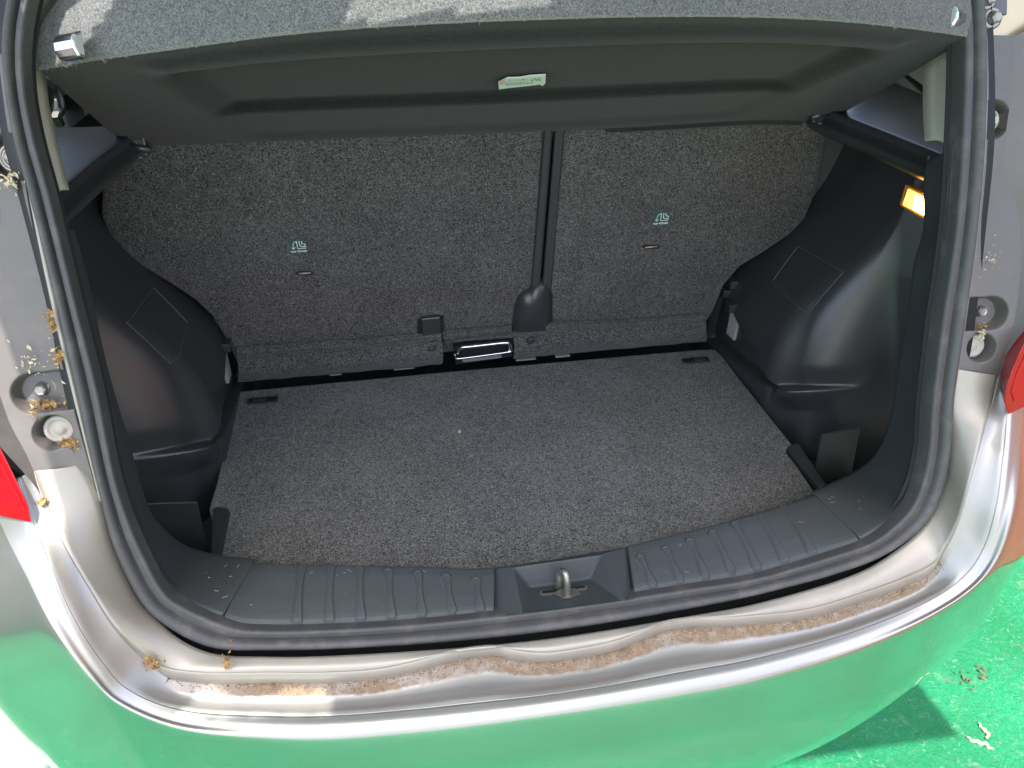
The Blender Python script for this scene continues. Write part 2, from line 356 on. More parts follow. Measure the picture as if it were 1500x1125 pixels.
F2 = half([(11, (0, -.800, -.13)), (12, (.23, -.795, -.13)), (13, (.45, -.765, -.13)), (13.5, (.56, -.735, -.125)), (14, (.655, -.700, -.10)), (14.5, (.70, -.675, -.06)), (15, (.75, -.645, .0)), (15.5, (.79, -.60, .05)), (16, (.82, -.54, .10)), (16.4, (.84, -.47, .12))])
F3 = half([(11, (0, -.79, -.25)), (12, (.22, -.783, -.25)), (13, (.43, -.752, -.25)), (13.5, (.54, -.715, -.25)), (14, (.65, -.675, -.23)), (14.5, (.71, -.64, -.22)), (15, (.76, -.595, -.20)), (15.5, (.80, -.535, -.18)), (16, (.83, -.47, -.15)), (16.4, (.845, -.4, -.12))])
F4 = half([(11, (0, -.76, -.33)), (12, (.21, -.75, -.33)), (13, (.40, -.71, -.33)), (13.5, (.50, -.67, -.33)), (14, (.60, -.63, -.33)), (14.5, (.66, -.59, -.33)), (15, (.71, -.54, -.33)), (15.5, (.76, -.47, -.33)), (16, (.80, -.38, -.33)), (16.4, (.82, -.3, -.33))])
F5 = half([(11, (0, -.66, -.36)), (12, (.20, -.65, -.36)), (13, (.38, -.61, -.36)), (13.5, (.46, -.57, -.36)), (14, (.55, -.53, -.36)), (14.5, (.6, -.5, -.36)), (15, (.65, -.45, -.36)), (15.5, (.7, -.4, -.36)), (16, (.74, -.3, -.36)), (16.4, (.76, -.25, -.36))])
# channel floor
def chan(u):
    def f(x):
        a, b_ = LP(x), B(x); w = sstep((x-7.9)/.5)*sstep((14.2-x)/.5)
        dip = -.010*math.sin(math.pi*min(1, u*1.15))*(.45+.55*w) if u < .87 else 0
        p = a.lerp(b_, u*.94); p.z += dip*w; p += RN*(-dip)*.6*(1-w)*-1*-1
        return p
    return f
us = [0, .08, .16, .24, .32, .42, .52, .62, .72, .80, .86, .91, .95, .98, 1]
chrows = [[chan(u)(x) for x in tf] for u in us]
# rounded ridge: blend from channel into the face
cm = bpy.data.materials.new('bumper_channel_paint'); cm.use_nodes = True; t = cm.node_tree; L = t.links; b = t.nodes['Principled BSDF']
b.inputs['Coat Roughness'].default_value = .12
co = node(t, 'ShaderNodeTexCoord'); su = node(t, 'ShaderNodeSeparateXYZ'); L.new(co.outputs['UV'], su.inputs[0])
nn = noise(45, 8, .6, .7); md = node(t, 'ShaderNodeMath', operation='MULTIPLY_ADD'); L.new(nn.outputs['Fac'], md.inputs[0]); md.inputs[1].default_value = .22; L.new(su.outputs[0], md.inputs[2])
d1 = rng(md.outputs[0], .40, .34)
ends = rng(su.outputs[1], .23, .30); ends2 = rng(su.outputs[1], .80, .75)
dm = node(t, 'ShaderNodeMath', operation='MULTIPLY'); L.new(d1, dm.inputs[0]); L.new(ends, dm.inputs[1])
dm2 = node(t, 'ShaderNodeMath', operation='MULTIPLY'); L.new(dm.outputs[0], dm2.inputs[0]); L.new(ends2, dm2.inputs[1])
patch = rng(noise(16, 12, 0, .8).outputs['Fac'], .30, .50)
dm3 = node(t, 'ShaderNodeMath', operation='MULTIPLY'); L.new(dm2.outputs[0], dm3.inputs[0]); L.new(patch, dm3.inputs[1])
dirtcol = mixc(rng(noise(70, 10, .5, .8).outputs['Fac'], .35, .65), (.15, .10, .062), (.29, .215, .145))
L.new(mixc(dm3.outputs[0], (.33, .315, .30), dirtcol), b.inputs['Base Color'])
mr = node(t, 'ShaderNodeMapRange'); L.new(dm3.outputs[0], mr.inputs['Value']); mr.inputs['To Min'].default_value = .42; mr.inputs['To Max'].default_value = .9; L.new(mr.outputs[0], b.inputs['Roughness'])
mr = node(t, 'ShaderNodeMapRange'); L.new(dm3.outputs[0], mr.inputs['Value']); mr.inputs['To Min'].default_value = .5; mr.inputs['To Max'].default_value = 0; L.new(mr.outputs[0], b.inputs['Metallic'])
mr = node(t, 'ShaderNodeMapRange'); L.new(dm3.outputs[0], mr.inputs['Value']); mr.inputs['To Min'].default_value = .5; mr.inputs['To Max'].default_value = 0; L.new(mr.outputs[0], b.inputs['Coat Weight'])
CHAN = cm
cp('bumper_channel', grid_me(chrows, face_to=CAM), CHAN, solid=.002)
Bi = chan(1)
face = across([Bi, F0, F1, F2, F3, F4, F5], tf[::2], 6)
rb = cp('rear_bumper', grid_me(face, face_to=(0, -3, -.1)), PAINT, solid=.003); rb.data.materials.append(PAINTEDGE)
for i, p in enumerate(rb.data.polygons):
    if i//(len(face[0])-1) < 10: p.material_index = 1

# --- pillar covers (right one defined, left one mirrored)
CI = Rail([(15.7, 1394, 612, .012), (16, 1397, 590, .012), (17, 1414, 480, .014), (18, 1433, 333, .016), (18.6, 1442, 240, .016), (19, 1446, 187, .016), (20, 1446, 52, .016)])
CR = Rail([(15.7, 1450, 603, .0), (16, 1454, 588, .0), (16.5, 1467, 536, 0), (17, 1483, 483, .003), (17.4, 1492, 427, .006), (17.9, 1496, 360, .01), (18.2, 1491, 310, .014), (18.5, 1479, 278, .016), (18.8, 1469, 247, .018), (19.1, 1472, 205, .018), (19.5, 1482, 133, .018), (20, 1488, 52, .018)])
BOLT, CAP = V((.608, -.536, .359)), V((.597, -.562, .318))
UPB = U(1453, 176, 'o', .022)
e2 = V((0, .31142, .95027))    # up along the rim plane
def recess(p):
    def c(q): return (p-q).x, (p-q).dot(e2)
    dx, dz = c(BOLT); ex = min(dx, 0) if dx < 0 else dx
    d1 = math.hypot(max(dx, 0) if dx > 0 else 0, dz) if dx < 0 else math.hypot(dx, dz)
    r1 = sstep((.0235-d1)/.004)
    dx, dz = c(CAP); r2 = sstep((.0205-math.hypot(dx, dz))/.004)
    dx, dz = c(UPB); d3 = math.hypot(dx if dx > 0 else 0, dz); r3 = sstep((.024-d3)/.004)
    return .022*max(r1, r2, r3)
tc = lin(15.95, 20, 300); crow = []
for i in range(80):
    u = i/79; row = []
    for x in tc:
        p = CI(x).lerp(CR(x), u); p = p + RN*recess(p); row.append(p)
    crow.append(row)
crow.insert(0, [p+RN*.03 for p in crow[0]])
OUT1 = half([(15.7, (.615, -.606, .24)), (16, (.618, -.603, .262)), (17, (.66, -.59, .38)), (18, (.69, -.55, .50)), (19, (.69, -.50, .62)), (20, (.68, -.44, .74))])
def mk(sgn, name, rows, m, **kw):
    R2 = rows if sgn > 0 else [[mir(p) for p in r] for r in rows]
    return cp(name, grid_me(R2, face_to=CAM), m, **kw)
outer = []
for u in lin(0, 1, 14):
    outer.append([CR(x).lerp(OUT1(x), u) + (-RN)*(-.006*math.sin(math.pi*min(1, u*2)))*0 for x in tc])
for sgn in (1, -1):
    c_ = mk(sgn, 'pillar_cover', crow, COVER, solid=0)
    mk(sgn, 'cover_edge', outer, COVER)
    f = (lambda p: p) if sgn > 0 else mir
    for k, P in enumerate((BOLT, UPB)):
        c0 = f(P + RN*.008); nn_ = f(-RN)
        w_ = sub('washer', lathe_me(c0, nn_, [(.0155, -.002), (.0155, .003), (.013, .0045), (.0125, .002), (.009, .002), (.0088, .006)]), STEEL, c_); w_.matrix_parent_inverse = Matrix.Identity(4)
        bm_ = lathe_me(c0, nn_, [(.0075, .002), (.0075, .011), (.006, .0125), (.004, .0118)], seg=6)
        sub('bolt', bm_, STEEL, c_, smooth=False)
    c0 = f(CAP + RN*.007 + V((-.002, 0, 0)))
    sub('plug', lathe_me(c0, f(V((-.12, -.95, .28))), [(.0165, -.006), (.0168, .001), (.0155, .0032), (.012, .0036), (.0112, .0018), (.007, .0018), (.006, .003), (.001, .003)]), PLUG, c_)
    # painted pinch edge between cover and seal
    ca = (lambda x: CI(x)) if sgn > 0 else (lambda x: mir(CI(22-x)))
    tt = lin(15.9, 20, 80) if sgn > 0 else lin(2.0, 6.1, 80)
    rows = [[SO(x) + RN*.02 for x in tt], [SO(x).lerp(ca(x), .35) + RN*.004 for x in tt], [SO(x).lerp(ca(x), .6)-RN*.001 for x in tt], [SO(x).lerp(ca(x), .85)+RN*.006 for x in tt], [ca(x)+RN*.022 for x in tt]]
    cp('pinch_flange', grid_me(rows, face_to=CAM), PAINTIN)

# --- tail lights
LN = V((.42, -.87, .25)).normalized(); LT0 = V((.631, -.629, .243))
def lens_pts(px, h): return [U(p[0], p[1], LN, LN.dot(LT0)+h) for p in px]
LPX = [(1477, 609), (1471, 590), (1473, 572), (1481, 545), (1492, 520), (1506, 490), (1545, 440), (1620, 430), (1625, 540), (1560, 574), (1505, 596)]
LPXL = [(48, 768), (41, 738), (27, 709), (12, 678), (0, 655), (-30, 610), (-100, 560), (-150, 600), (-140, 720), (-50, 752), (0, 758)]
LPXL2 = [(36, 748), (30, 735), (18, 712), (4, 684), (-10, 660), (-40, 625), (-95, 590), (-130, 620), (-120, 705), (-45, 735), (0, 740)]
LPX2 = [(1486, 588), (1482, 574), (1490, 547), (1502, 520), (1518, 492), (1552, 455), (1610, 445), (1612, 530), (1555, 560), (1510, 578)]
for sgn in (1, -1):
    f = (lambda p: p) if sgn > 0 else mir
    tlp = cp('tail_light', slab_me([f(p) for p in lens_pts(LPX, 0)] if sgn > 0 else [U(p[0], p[1], V((-.42, -.87, .25)).normalized(), LN.dot(LT0)) for p in LPXL], f(V((.03, .05, 0)))), RED, smooth=True, bevel=.003)
    sub('lens_facet', slab_me([f(p) for p in lens_pts(LPX2, .0012)] if sgn > 0 else [U(p[0], p[1], V((-.42, -.87, .25)).normalized(), LN.dot(LT0)+.0012) for p in LPXL2], f(-LN*.002)), DARKRED, tlp, smooth=False, bevel=.0006)
    for q in range(0):
        a_, b_ = lens_pts([(1490+8*q, 584-3*q), (1496+12*q, 540-8*q)], .0022); sub('lens_ridge', tube_me([f(a_), f(b_)], .0009, 6), RED, tlp)
# quarter panels (body side) with wheel-side depth, roof and tailgate: out of the picture but shading it
for sgn in (1, -1):
    rows = [[V((.70, -.44, .78)), V((.69, -.50, .62)), V((.725, -.55, .50)), V((.83, -.47, .48)), V((.845, -.40, .20)), V((.85, -.30, -.1)), V((.83, -.2, -.33))],
            [V((.72, -.20, .80)), V((.74, -.20, .62)), V((.82, -.25, .50)), V((.85, -.25, .48)), V((.86, -.2, .20)), V((.86, -.15, -.1)), V((.84, -.1, -.33))],
            [V((.72, 1.6, .85)), V((.76, 1.6, .62)), V((.85, 1.6, .50)), V((.86, 1.6, .46)), V((.86, 1.6, .2)), V((.86, 1.6, -.1)), V((.84, 1.6, -.35))]]
    rows2 = []
    for i in range(17):
        s = i/8; rows2.append([herm([(q, rows[q][j]) for q in range(3)], s) for j in range(7)])
    # leave the side glass open: split in two sheets
    lo = [r[2:] for r in rows2]; 
    mk(sgn, 'quarter_panel', lo, PAINT, solid=.004)
    glass = [[V((.715, -.37, .80)), V((.74, 1.5, .84))], [V((.79, -.40, .56)), V((.85, 1.5, .50))]]
    mk(sgn, 'side_window', glass, GLASS, smooth=False)
    pil = [[V((.70, -.44, .80)), V((.715, -.37, .80))], [V((.72, -.53, .58)), V((.79, -.40, .58))], [V((.725, -.55, .50)), V((.83, -.12, .50))]]
    mk(sgn, 'rear_pillar', pil, PAINT, solid=.004)
roof = [[V((x, y, z0 - .10*(abs(x)/.72)**3)) for x in lin(-.72, .72, 17)] for y, z0 in ((-.40, .94), (-.2, .955), (.3, .97), (.9, .96), (1.6, .93))]
cp('roof', grid_me(roof, face_to=(0, 0, 5)), PAINT, solid=.02)

# ------------------------------------------------------------------ tailgate, raised
TG0, TG1 = V((0, -.42, .97)), V((0, -1.42, 1.30))
def TG(x, u, h=0): 
    p = TG0.lerp(TG1, u); return V((x, p.y, p.z + .03*math.sin(math.pi*u) - .02*(x/.6)**2 + h))
def spot(P):   # where the sunbeam that lights P crosses the tailgate
    n = (TG1-TG0).cross(V((1, 0, 0))).normalized()
    t_ = (TG0-P).dot(n)/SUN_TO.dot(n); q = P + SUN_TO*t_
    return q.x, (q-TG0).dot(TG1-TG0)/(TG1-TG0).length_squared
def inside(x, y, poly):
    c = False; j = len(poly)-1
    for i in range(len(poly)):
        if (poly[i][1] > y) != (poly[j][1] > y) and x < (poly[j][0]-poly[i][0])*(y-poly[i][1])/(poly[j][1]-poly[i][1])+poly[i][0]: c = not c
        j = i
    return c
# made-up glazed openings in the tailgate, each cut to throw one sunlit patch
HOLES = [[spot(U(*p, 'y', -.43)) for p in ((64, 104), (75, 106), (165, 90), (172, 70), (186, 45), (180, -60), (60, -60))],
         [spot(U(p[0], p[1], 'y', p[2])) for p in ((495, 62, -.516), (500, 40, -.510), (535, 12, -.495), (600, -5, -.48), (700, -60, -.45), (782, -60, -.45), (790, 10, -.49), (806, 26, -.528), (806, 45, -.533))],
         [spot(U(*p, 'o', -.045)) for p in ((270, 1060), (284, 996), (315, 1001), (336, 1018), (362, 1022), (385, 1016), (418, 1005), (468, 1003), (490, 1040), (500, 1060))],
         [spot(U(*p, 'o', -.01)) for p in ((404, 940), (446, 939), (448, 949), (406, 950))]]
xs = lin(-.70, .70, 240); us_ = lin(-.06, 1, 170)
vs = []; fs = []; gf = []
for u in us_:
    for x in xs: vs.append(tuple(TG(x, u)))
for i in range(len(us_)-1):
    for j in range(len(xs)-1):
        cx, cu = (xs[j]+xs[j+1])/2, (us_[i]+us_[i+1])/2; q = (i*240+j, i*240+j+1, (i+1)*240+j+1, (i+1)*240+j)
        (gf if any(inside(cx, cu, h) for h in HOLES) else fs).append(q)
me = bpy.data.meshes.new('t'); me.from_pydata(vs, [], fs)
tgt = cp('tailgate', me, mat('tailgate_inner_trim', (.62, .62, .60), .6), solid=.012, label='raised tailgate above the luggage bay')
for h in HOLES:
    me = bpy.data.meshes.new('t'); me.from_pydata(vs, [], [q for q in gf if inside((vs[q[0]][0]+vs[q[1]][0])/2, (us_[q[0]//240]+us_[q[0]//240+1])/2, h)]); bm = bmesh.new(); bm.from_mesh(me)
    bmesh.ops.delete(bm, geom=[v for v in bm.verts if not v.link_faces], context='VERTS'); bm.to_mesh(me); bm.free()
    sub('sun_patch_pane', me, GLASS, tgt)  # fills one of the made-up sunbeam openings

# ------------------------------------------------------------------ inner trim: lower band + sill
FI = Rail([(2.9, 107, 337, .085), (3.2, 115, 368, .087), (4, 135, 445, .092), (4.5, 147, 505, .10), (5, 163, 568, .107), (5.6, 187, 648, .118), (6, 205, 712, .13), (6.5, 224, 760, .142), (7, 266, 799, .145), (7.5, 322, 816, .13), (8, 372, 821, .105), (9, 430, 823, .09), (10, 610, 827, .072), (10.6, 720, 829, .066), (11, 800, 818, .064), (11.6, 907, 800, .068), (12, 990, 780, .075), (13, 1130, 743, .088), (13.4, 1190, 724, .105), (13.7, 1217, 713, .12), (14, 1252, 696, .145), (14.5, 1281, 674, .142), (15, 1297, 648, .135), (15.5, 1310, 606, .125), (16, 1316, 563, .112), (16.7, 1328, 495, .10), (17.2, 1336, 440, .092), (17.7, 1343, 385, .085), (18.1, 1357, 330, .085), (18.4, 1357, 270, .08), (18.8, 1362, 235, .08)])
def SIn(x): return SI(x) + RN*.004
def band(t0, t1, n, gap=0):
    rows = []
    for u, h in [(-.0, -.05), (0, -.006), (.03, -.001), (.08, 0), (.2, .001), (.4, .001), (.6, .001), (.80, .000), (.87, -.001), (.92, -.0035), (.97, -.008), (1.03, -.013)]:
        rows.append([FI(x).lerp(SIn(x), u) + (-RN*h if h > -.04 else RN*.03 + (FI(x)-V((0, FI(x).y, .33))).normalized()*.02) for x in lin(t0, t1, n)])
    return rows
# left and right lower side trims, seams at the sill ends
cp('side_band_trim', grid_me(band(2.9, 8.02, 160), face_to=CAM), TRIM, solid=.002)
cp('side_band_trim', grid_me(band(13.42, 18.8, 160), face_to=CAM), TRIM, solid=.002)
# sill centre piece with ribs and the striker pocket
PKL, PKR = 10.62, 11.66
def sill_n(): return V((0, -.25, .97)).normalized()
def sp(x, u, h=0): return FI(x).lerp(SIn(x), u) + sill_n()*h
ribs = []
RT = [(443, 830, 433, 903), (484, 831, 480, 898), (526, 832, 526, 893), (568, 833, 571, 888), (611, 833, 616, 882), (653, 834, 660, 877), (697, 835, 702, 873),
      (940, 803, 958, 838), (977, 793, 998, 832), (1012, 783, 1036, 826), (1045, 774, 1074, 820), (1077, 764, 1112, 816), (1110, 752, 1153, 811), (1146, 742, 1192, 804)]
sn = V((0, -.0, 1))
def sill_hit(px, py):
    return U(px, py, 'z', .064)
for a, b1, c, d in RT:
    ribs.append((sill_hit(a, b1+4), sill_hit(c, d-4)))
def rib_h(p):
    for A, Z in ribs:
        ab = V((Z.x-A.x, Z.y-A.y, 0)); ap = V((p.x-A.x, p.y-A.y, 0))
        s = ap.dot(ab)/ab.length_squared; s = max(0, min(1, s)); d = (ap-ab*s).length
        if d < .016:
            w = .0068 - .0026*math.sin(math.pi*s)
            e = (w-d)/.0013
            return .0016*sstep(e+.5) + .0014*max(0, 1-abs(e-.6)/1.2)
    return 0
def sill_pt(x, u, extra=True):
    hs = [(0, -.006), (.03, -.001), (.08, 0), (.2, .001), (.6, .001), (.80, 0), (.87, -.001), (.92, -.0035), (.97, -.008), (1.03, -.013)]
    for k in range(len(hs)-1):
        if hs[k][0] <= u <= hs[k+1][0]: h = hs[k][1]+(hs[k+1][1]-hs[k][1])*(u-hs[k][0])/(hs[k+1][0]-hs[k][0]); break
    p = sp(x, u, h)
    if .03 < u < .9: p = p + sill_n()*rib_h(p)
    # striker pocket
    if PKL-.1 < x < PKR+.1 and u > .0:
        pass
    return p
def sill_part(t0, t1, n):
    rows = [[sp(x, 0, -.006)+V((0, .012, -.06)) for x in lin(t0, t1, n)]] + [[sill_pt(x, u) for x in lin(t0, t1, n)] for u in lin(0, 1.03, 80)]
    for r in rows: r.insert(0, r[0]-sill_n()*.02); r.append(r[-1]-sill_n()*.02)
    return rows
sl = cp('sill_trim', grid_me(sill_part(8.03, PKL, 420), face_to=CAM), TRIM)
sl2 = cp('sill_trim', grid_me(sill_part(PKR, 13.41, 420), face_to=CAM), TRIM)
# seam grooves
# pocket: traced facets
def Z(px, py, z): return U(px, py, 'z', z)
tl_, tr_, br_, bl_ = Z(754, 831, .058), Z(880, 813, .058), Z(863, 848, .028), Z(776, 861, .028)      # sloping back facet (lighter)
fl_, frr_ = Z(763, 899, .045), Z(914, 879, .045)
ol_, orr_ = Z(741, 829, .060), Z(901, 809, .062)
of_l, of_r = SIn(PKL)+RN*-.006+V((0, 0, -.004)), SIn(PKR)+RN*-.006+V((0, 0, -.004))
def quad(a, b_, c, d, n=6): return [[a.lerp(b_, i/(n-1)).lerp(d.lerp(c, i/(n-1)), j/(n-1)) for i in range(n)] for j in range(n)]
bm = bmesh.new()
def bq(*ps): 
    vs = [bm.verts.new(p) for p in ps]; bm.faces.new(vs)
inL, inR = sill_pt(PKL, 0), sill_pt(PKR, 0)
bq(tl_, tr_, br_, bl_)
bq(inL, tl_, bl_, fl_) ; bq(tr_, inR, frr_, br_)
bq(bl_, br_, frr_, fl_)
inM = FI(11.0)+sill_n()*-.004
bq(inL, inM, tr_, tl_); bq(inM, inR, tr_)
sL, sR = sill_pt(PKL, 1.03), sill_pt(PKR, 1.03)
bq(inL, fl_, sL); bq(inR, sR, frr_)
nose = [SIn(x)+RN*-.0085+V((0, -.001, .001)) for x in lin(PKL, PKR, 9)]
fm = [fl_.lerp(frr_, s) for s in lin(0, 1, 9)]
for i in range(8): bq(fm[i], fm[i+1], nose[i+1], nose[i])
bq(fm[0], nose[0], sL); bq(fm[8], sR, nose[8])
dn = V((0, .01, -.06)); bq(inL, inL+dn, inM+dn, inM); bq(inM, inM+dn, inR+dn, inR)
bmesh.ops.remove_doubles(bm, verts=bm.verts, dist=.0002); bmesh.ops.recalc_face_normals(bm, faces=bm.faces)
me = bpy.data.meshes.new('pocket'); bm.to_mesh(me); bm.free()
pk = cp('striker_pocket', me, TRIM, smooth=False, bevel=.003)
# slot with steel behind, striker hook
FP = (bl_+br_+frr_+fl_)/4; FN = (br_-bl_).cross(fl_-bl_).normalized(); FN = FN if FN.z > 0 else -FN
def onfloor(px, py, h=0): return U(px, py, FN, FN.dot(FP)+h)
def slot(px0, py0, px1, py1, w, h, name, m):
    a, b_ = onfloor(px0, py0, h), onfloor(px1, py1, h); d = (b_-a).normalized(); s = FN.cross(d); pts = []
    for k in range(9): an = math.pi/2+math.pi*k/8; pts.append(a+(d*math.cos(an)+s*math.sin(an))*w)
    for k in range(9): an = -math.pi/2+math.pi*k/8; pts.append(b_+(d*math.cos(an)+s*math.sin(an))*w)
    return sub(name, slab_me(pts, -FN*.001), m, pk, smooth=False)
slot(796, 868, 855, 860, .0055, .0008, 'slot_frame', STEEL); slot(797, 867, 854, 859, .0032, .0013, 'slot_opening', DARK)
hk = [onfloor(831, 871, 0), onfloor(831, 860, .014), onfloor(830, 848, .028), onfloor(827, 838, .036), onfloor(821, 838, .030), onfloor(819, 850, .016), onfloor(818, 860, 0)]
hk = [herm([(q, p) for q, p in enumerate(hk)], s) for s in lin(0, 6, 30)]
sub('striker', tube_me(hk, .0048, 10), STEEL, pk)
sub('striker_plate', slab_me([onfloor(*p, .0016) for p in ((810, 869), (822, 862), (842, 861), (850, 869), (836, 875), (826, 876))], -FN*.001), STEEL, pk, smooth=False)

# ------------------------------------------------------------------ side wall trims with wheel arch (height field |x|(y,z))
def smax(a, b_, k): h = max(0, 1-abs(a-b_)/k); return max(a, b_)+h*h*k*.25
def smin(a, b_, k): h = max(0, 1-abs(a-b_)/k); return min(a, b_)-h*h*k*.25
def intri(y, z, T):
    d = 1e9
    for i in range(3):
        a, b_ = T[i], T[(i+1) % 3]; ey, ez = b_[0]-a[0], b_[1]-a[1]; l = math.hypot(ey, ez)
        s = ((y-a[0])*ez-(z-a[1])*ey)/l; d = min(d, s)
    return d
TRI = [(.07, .125), (.07, -.005), (-.235, .045)]
c_ = intri(0, .06, TRI)
if c_ < 0: TRI = TRI[::-1]
def wall(y, z):
    side = .520 + .03*max(0, z)
    top = .549+(z-.206)*.93
    r = (-y-.236)+(z-.15)*.20
    rear = .545 + 1.0*r + 20*r*abs(r)
    arch = smax(smax(side, top, .10), rear, .09) - .012
    w = .645 + .10*max(0, z-.30) + .7*max(0, -y-.26)
    x = smin(arch, w, .08)
    # under the ledge the wall comes in again
    x -= .0
    # triangular pocket
    d = intri(y, z, TRI)
    x += .022*sstep(d/.004+.5) - .010*sstep((d-.010)/.006)
    # net hook lip
    if -.33 < y < -.20:
        s = (-y-.225)/.078; zt = .050 + .035*s
        env = math.sin(math.pi*max(0, min(1, s)))**.7 if 0 < s < 1 else 0
        if env > 0:
            below = sstep((zt-z)/.004); fade = sstep((z-(zt-.055))/.05)
            x -= .030*env*below*fade
            above = sstep((z-zt)/.003)*sstep((zt+.05-z)/.05)
            x += .012*env*above
    return x
NY, NZ = 210, 230
for sgn in (1, -1):
    rows = []
    for i in range(NZ):
        z = -.075+(.53+.075)*i/(NZ-1)
        rows.append([V((wall(y, z), y, z)) for y in [.16-(.68)*j/(NY-1) for j in range(NY)]])
    if sgn < 0: rows = [[mir(p) for p in r] for r in rows]
    sw = cp('wheel_arch_trim', grid_me(rows, face_to=(0, -.3, .2)), PLASTIC)
    sw['label'] = 'black plastic wheel arch trim with access panel on its slope'
    f = (lambda p: p) if sgn > 0 else mir
    # access panel
    q = [(-.215, .200), (-.222, .282), (-.075, .272), (-.085, .205)]
    n = 26
    def PA(i, j, off=.0):
        a = V((q[0][0], q[0][1])).lerp(V((q[3][0], q[3][1])), i/(n-1)); b_ = V((q[1][0], q[1][1])).lerp(V((q[2][0], q[2][1])), i/(n-1)); c = a.lerp(b_, j/(n-1))
        return f(V((wall(c[0], c[1]), c[0], c[1])) + V((-.7, -.1, .7))*off)
    rows = [[PA(i, j, .0004 if 0 < i < n-1 and 0 < j < n-1 else -.0015) for i in range(n)] for j in range(n)]
    sub('access_panel', grid_me(rows, face_to=f(V((0, -.3, .6)))), PLASTIC, sw)
    # groove lines round it (dark seam with a worn light edge)
    loop = [PA(i, 0, .0001) for i in range(n)] + [PA(n-1, j, .0001) for j in range(n)] + [PA(i, n-1, .0001) for i in range(n-1, -1, -1)] + [PA(0, j, .0001) for j in range(n-1, -1, -1)]
    sub('panel_seam', tube_me(loop, .0007, 6), mat('panel_edge_plastic', (.09, .09, .085), .3, spec=.6), sw)
    # bright tether loop in the triangular pocket
    P = f(V((.533, -.030, .080)))
    R_ = [f(V((wall(.0, .08)-.007, a_, c_))) for a_, c_ in ((-.004, .112), (-.042, .110), (-.040, .048), (-.002, .046))]
    sub('lashing_loop', slab_me(R_, f(V((.010, .002, 0)))), mat('loop_plastic', (.38, .37, .35), .35), sw, smooth=False, bevel=.002)
    for yy, zz in ((.025, .165), (.035, .140), (-.01, .128)):
        sub('hinge_cover', box_me(f(V((wall(yy, zz-.012)-.002, yy, zz-.012))), (.022, .028, .018)), PLASTIC, sw, smooth=False, bevel=.002)
    # storage pocket behind the floor notch
    rim = [V((.488, -.352, .004)), V((.505, -.348, .006)), V((.512, -.352, .006)), V((.500, -.47, .006)), V((.485, -.47, .004)), V((.484, -.365, .004))]
    sub('pocket_rim', slab_me([f(p) for p in rim], (0, 0, -.03)), PLASTIC, sw, smooth=False, bevel=.004)
    dv = [V((.52, -.395, .055)), V((.60, -.385, .055)), V((.60, -.40, -.05)), V((.52, -.405, -.05))]
    sub('pocket_divider', slab_me([f(p) for p in dv], (0, .004, 0)), PLASTIC, sw, smooth=False, bevel=.0015)
    # shelf support ledge
    ed = [V((.545, .03 if sgn > 0 else -.095, .546)), V((.550, -.105, .546)), V((.556, -.184, .545)), V((.570, -.27, .542)), V((.578, -.371, .541)), V((.590, -.46, .538))]
    def E_(s): return herm([(k, p) for k, p in enumerate(ed)], s)
    prof = [(.21, .05), (.205, .012), (.19, .004), (.14, .001), (.08, 0), (.04, 0), (.012, 0), (.003, 0), (0, -.0008), (.001, -.003), (.005, -.009), (.003, -.016), (-.006, -.0215), (-.009, -.025), (-.008, -.030), (.002, -.040), (.018, -.050), (.05, -.060), (.10, -.066)]
    rows = []
    for dx, dz in prof: rows.append([f(E_(s)+V((dx, 0, dz))) for s in lin(0, 5, 50)])
    sub('shelf_ledge', grid_me(rows, face_to=f(V((0, -.6, .9)))), PLASTIC, sw)
    # beige tailgate pillar trim
    pi = (lambda s: herm([(0, U(1369, 205, 'o', .075)), (1, U(1366, 150, 'o', .11)), (2, U(1369, 75, 'o', .14)), (3, U(1385, 20, 'o', .14)), (4, U(1385, -70, 'o', .12))], s)) if sgn > 0 else \
         (lambda s: herm([(0, U(92, 278, 'o', .075)), (1, U(70, 187, 'o', .10)), (2, U(59, 123, 'o', .11)), (2.5, U(57, 80, 'o', .11)), (3, U(75, 20, 'o', .11)), (4, U(150, -70, 'o', .12))], s))
    po = (lambda s: SI(18.70+s*.6)+RN*.004) if sgn > 0 else (lambda s: SI(2.72-s*.68)+RN*.004)
    rows = []
    for u, h in ((0, -.02), (0, 0), (.1, .004), (.4, .008), (.7, .006), (1, 0)):
        rows.append([pi(s).lerp(po(s), u) - RN*h for s in lin(0, 4, 40)])
    pt = sub('pillar_trim', grid_me(rows, face_to=CAM), BEIGE, sw, solid=.003)
# inner side lining above the ledges (beige on the right, dark belt area on the left)
rows = poly_grid((.765, -.44, .50), (.765, .10, .50), (.750, .10, .66), (.735, -.44, .66), 6, 6)
cp('upper_side_lining', grid_me(rows, face_to=(0, 0, .7)), BEIGE, solid=.004)
rows = poly_grid((-.765, -.44, .50), (-.765, .35, .50), (-.750, .35, .63), (-.735, -.44, .63), 6, 6)
cp('upper_side_lining', grid_me(rows, face_to=(0, 0, .7)), PLASTIC, solid=.004)
guide = [U(60, 115, 'x', -0.745), U(75, 135, 'x', -0.740), U(84, 150, 'x', -0.735), U(82, 165, 'x', -0.735), U(70, 170, 'x', -0.745)]
cp('belt_guide', tube_me([herm([(k, p) for k, p in enumerate(guide)], s) for s in lin(0, 4, 20)], .012, 12), mat('guide_plastic', (.06, .065, .07), .35), label='dark plastic seat belt guide above the left ledge')
cp('window_strip', slab_me([U(*p, 'x', -0.730) for p in ((60, 109), (74, 118), (97, 138), (92, 140), (78, 129))], V((-.004, 0, 0))), GREYPL, smooth=False)
cp('buckle', slab_me([U(*p, 'x', -0.705) for p in ((87, 163), (96, 181), (93, 186), (84, 172))], V((-.01, 0, 0))), GREYPL, smooth=False)

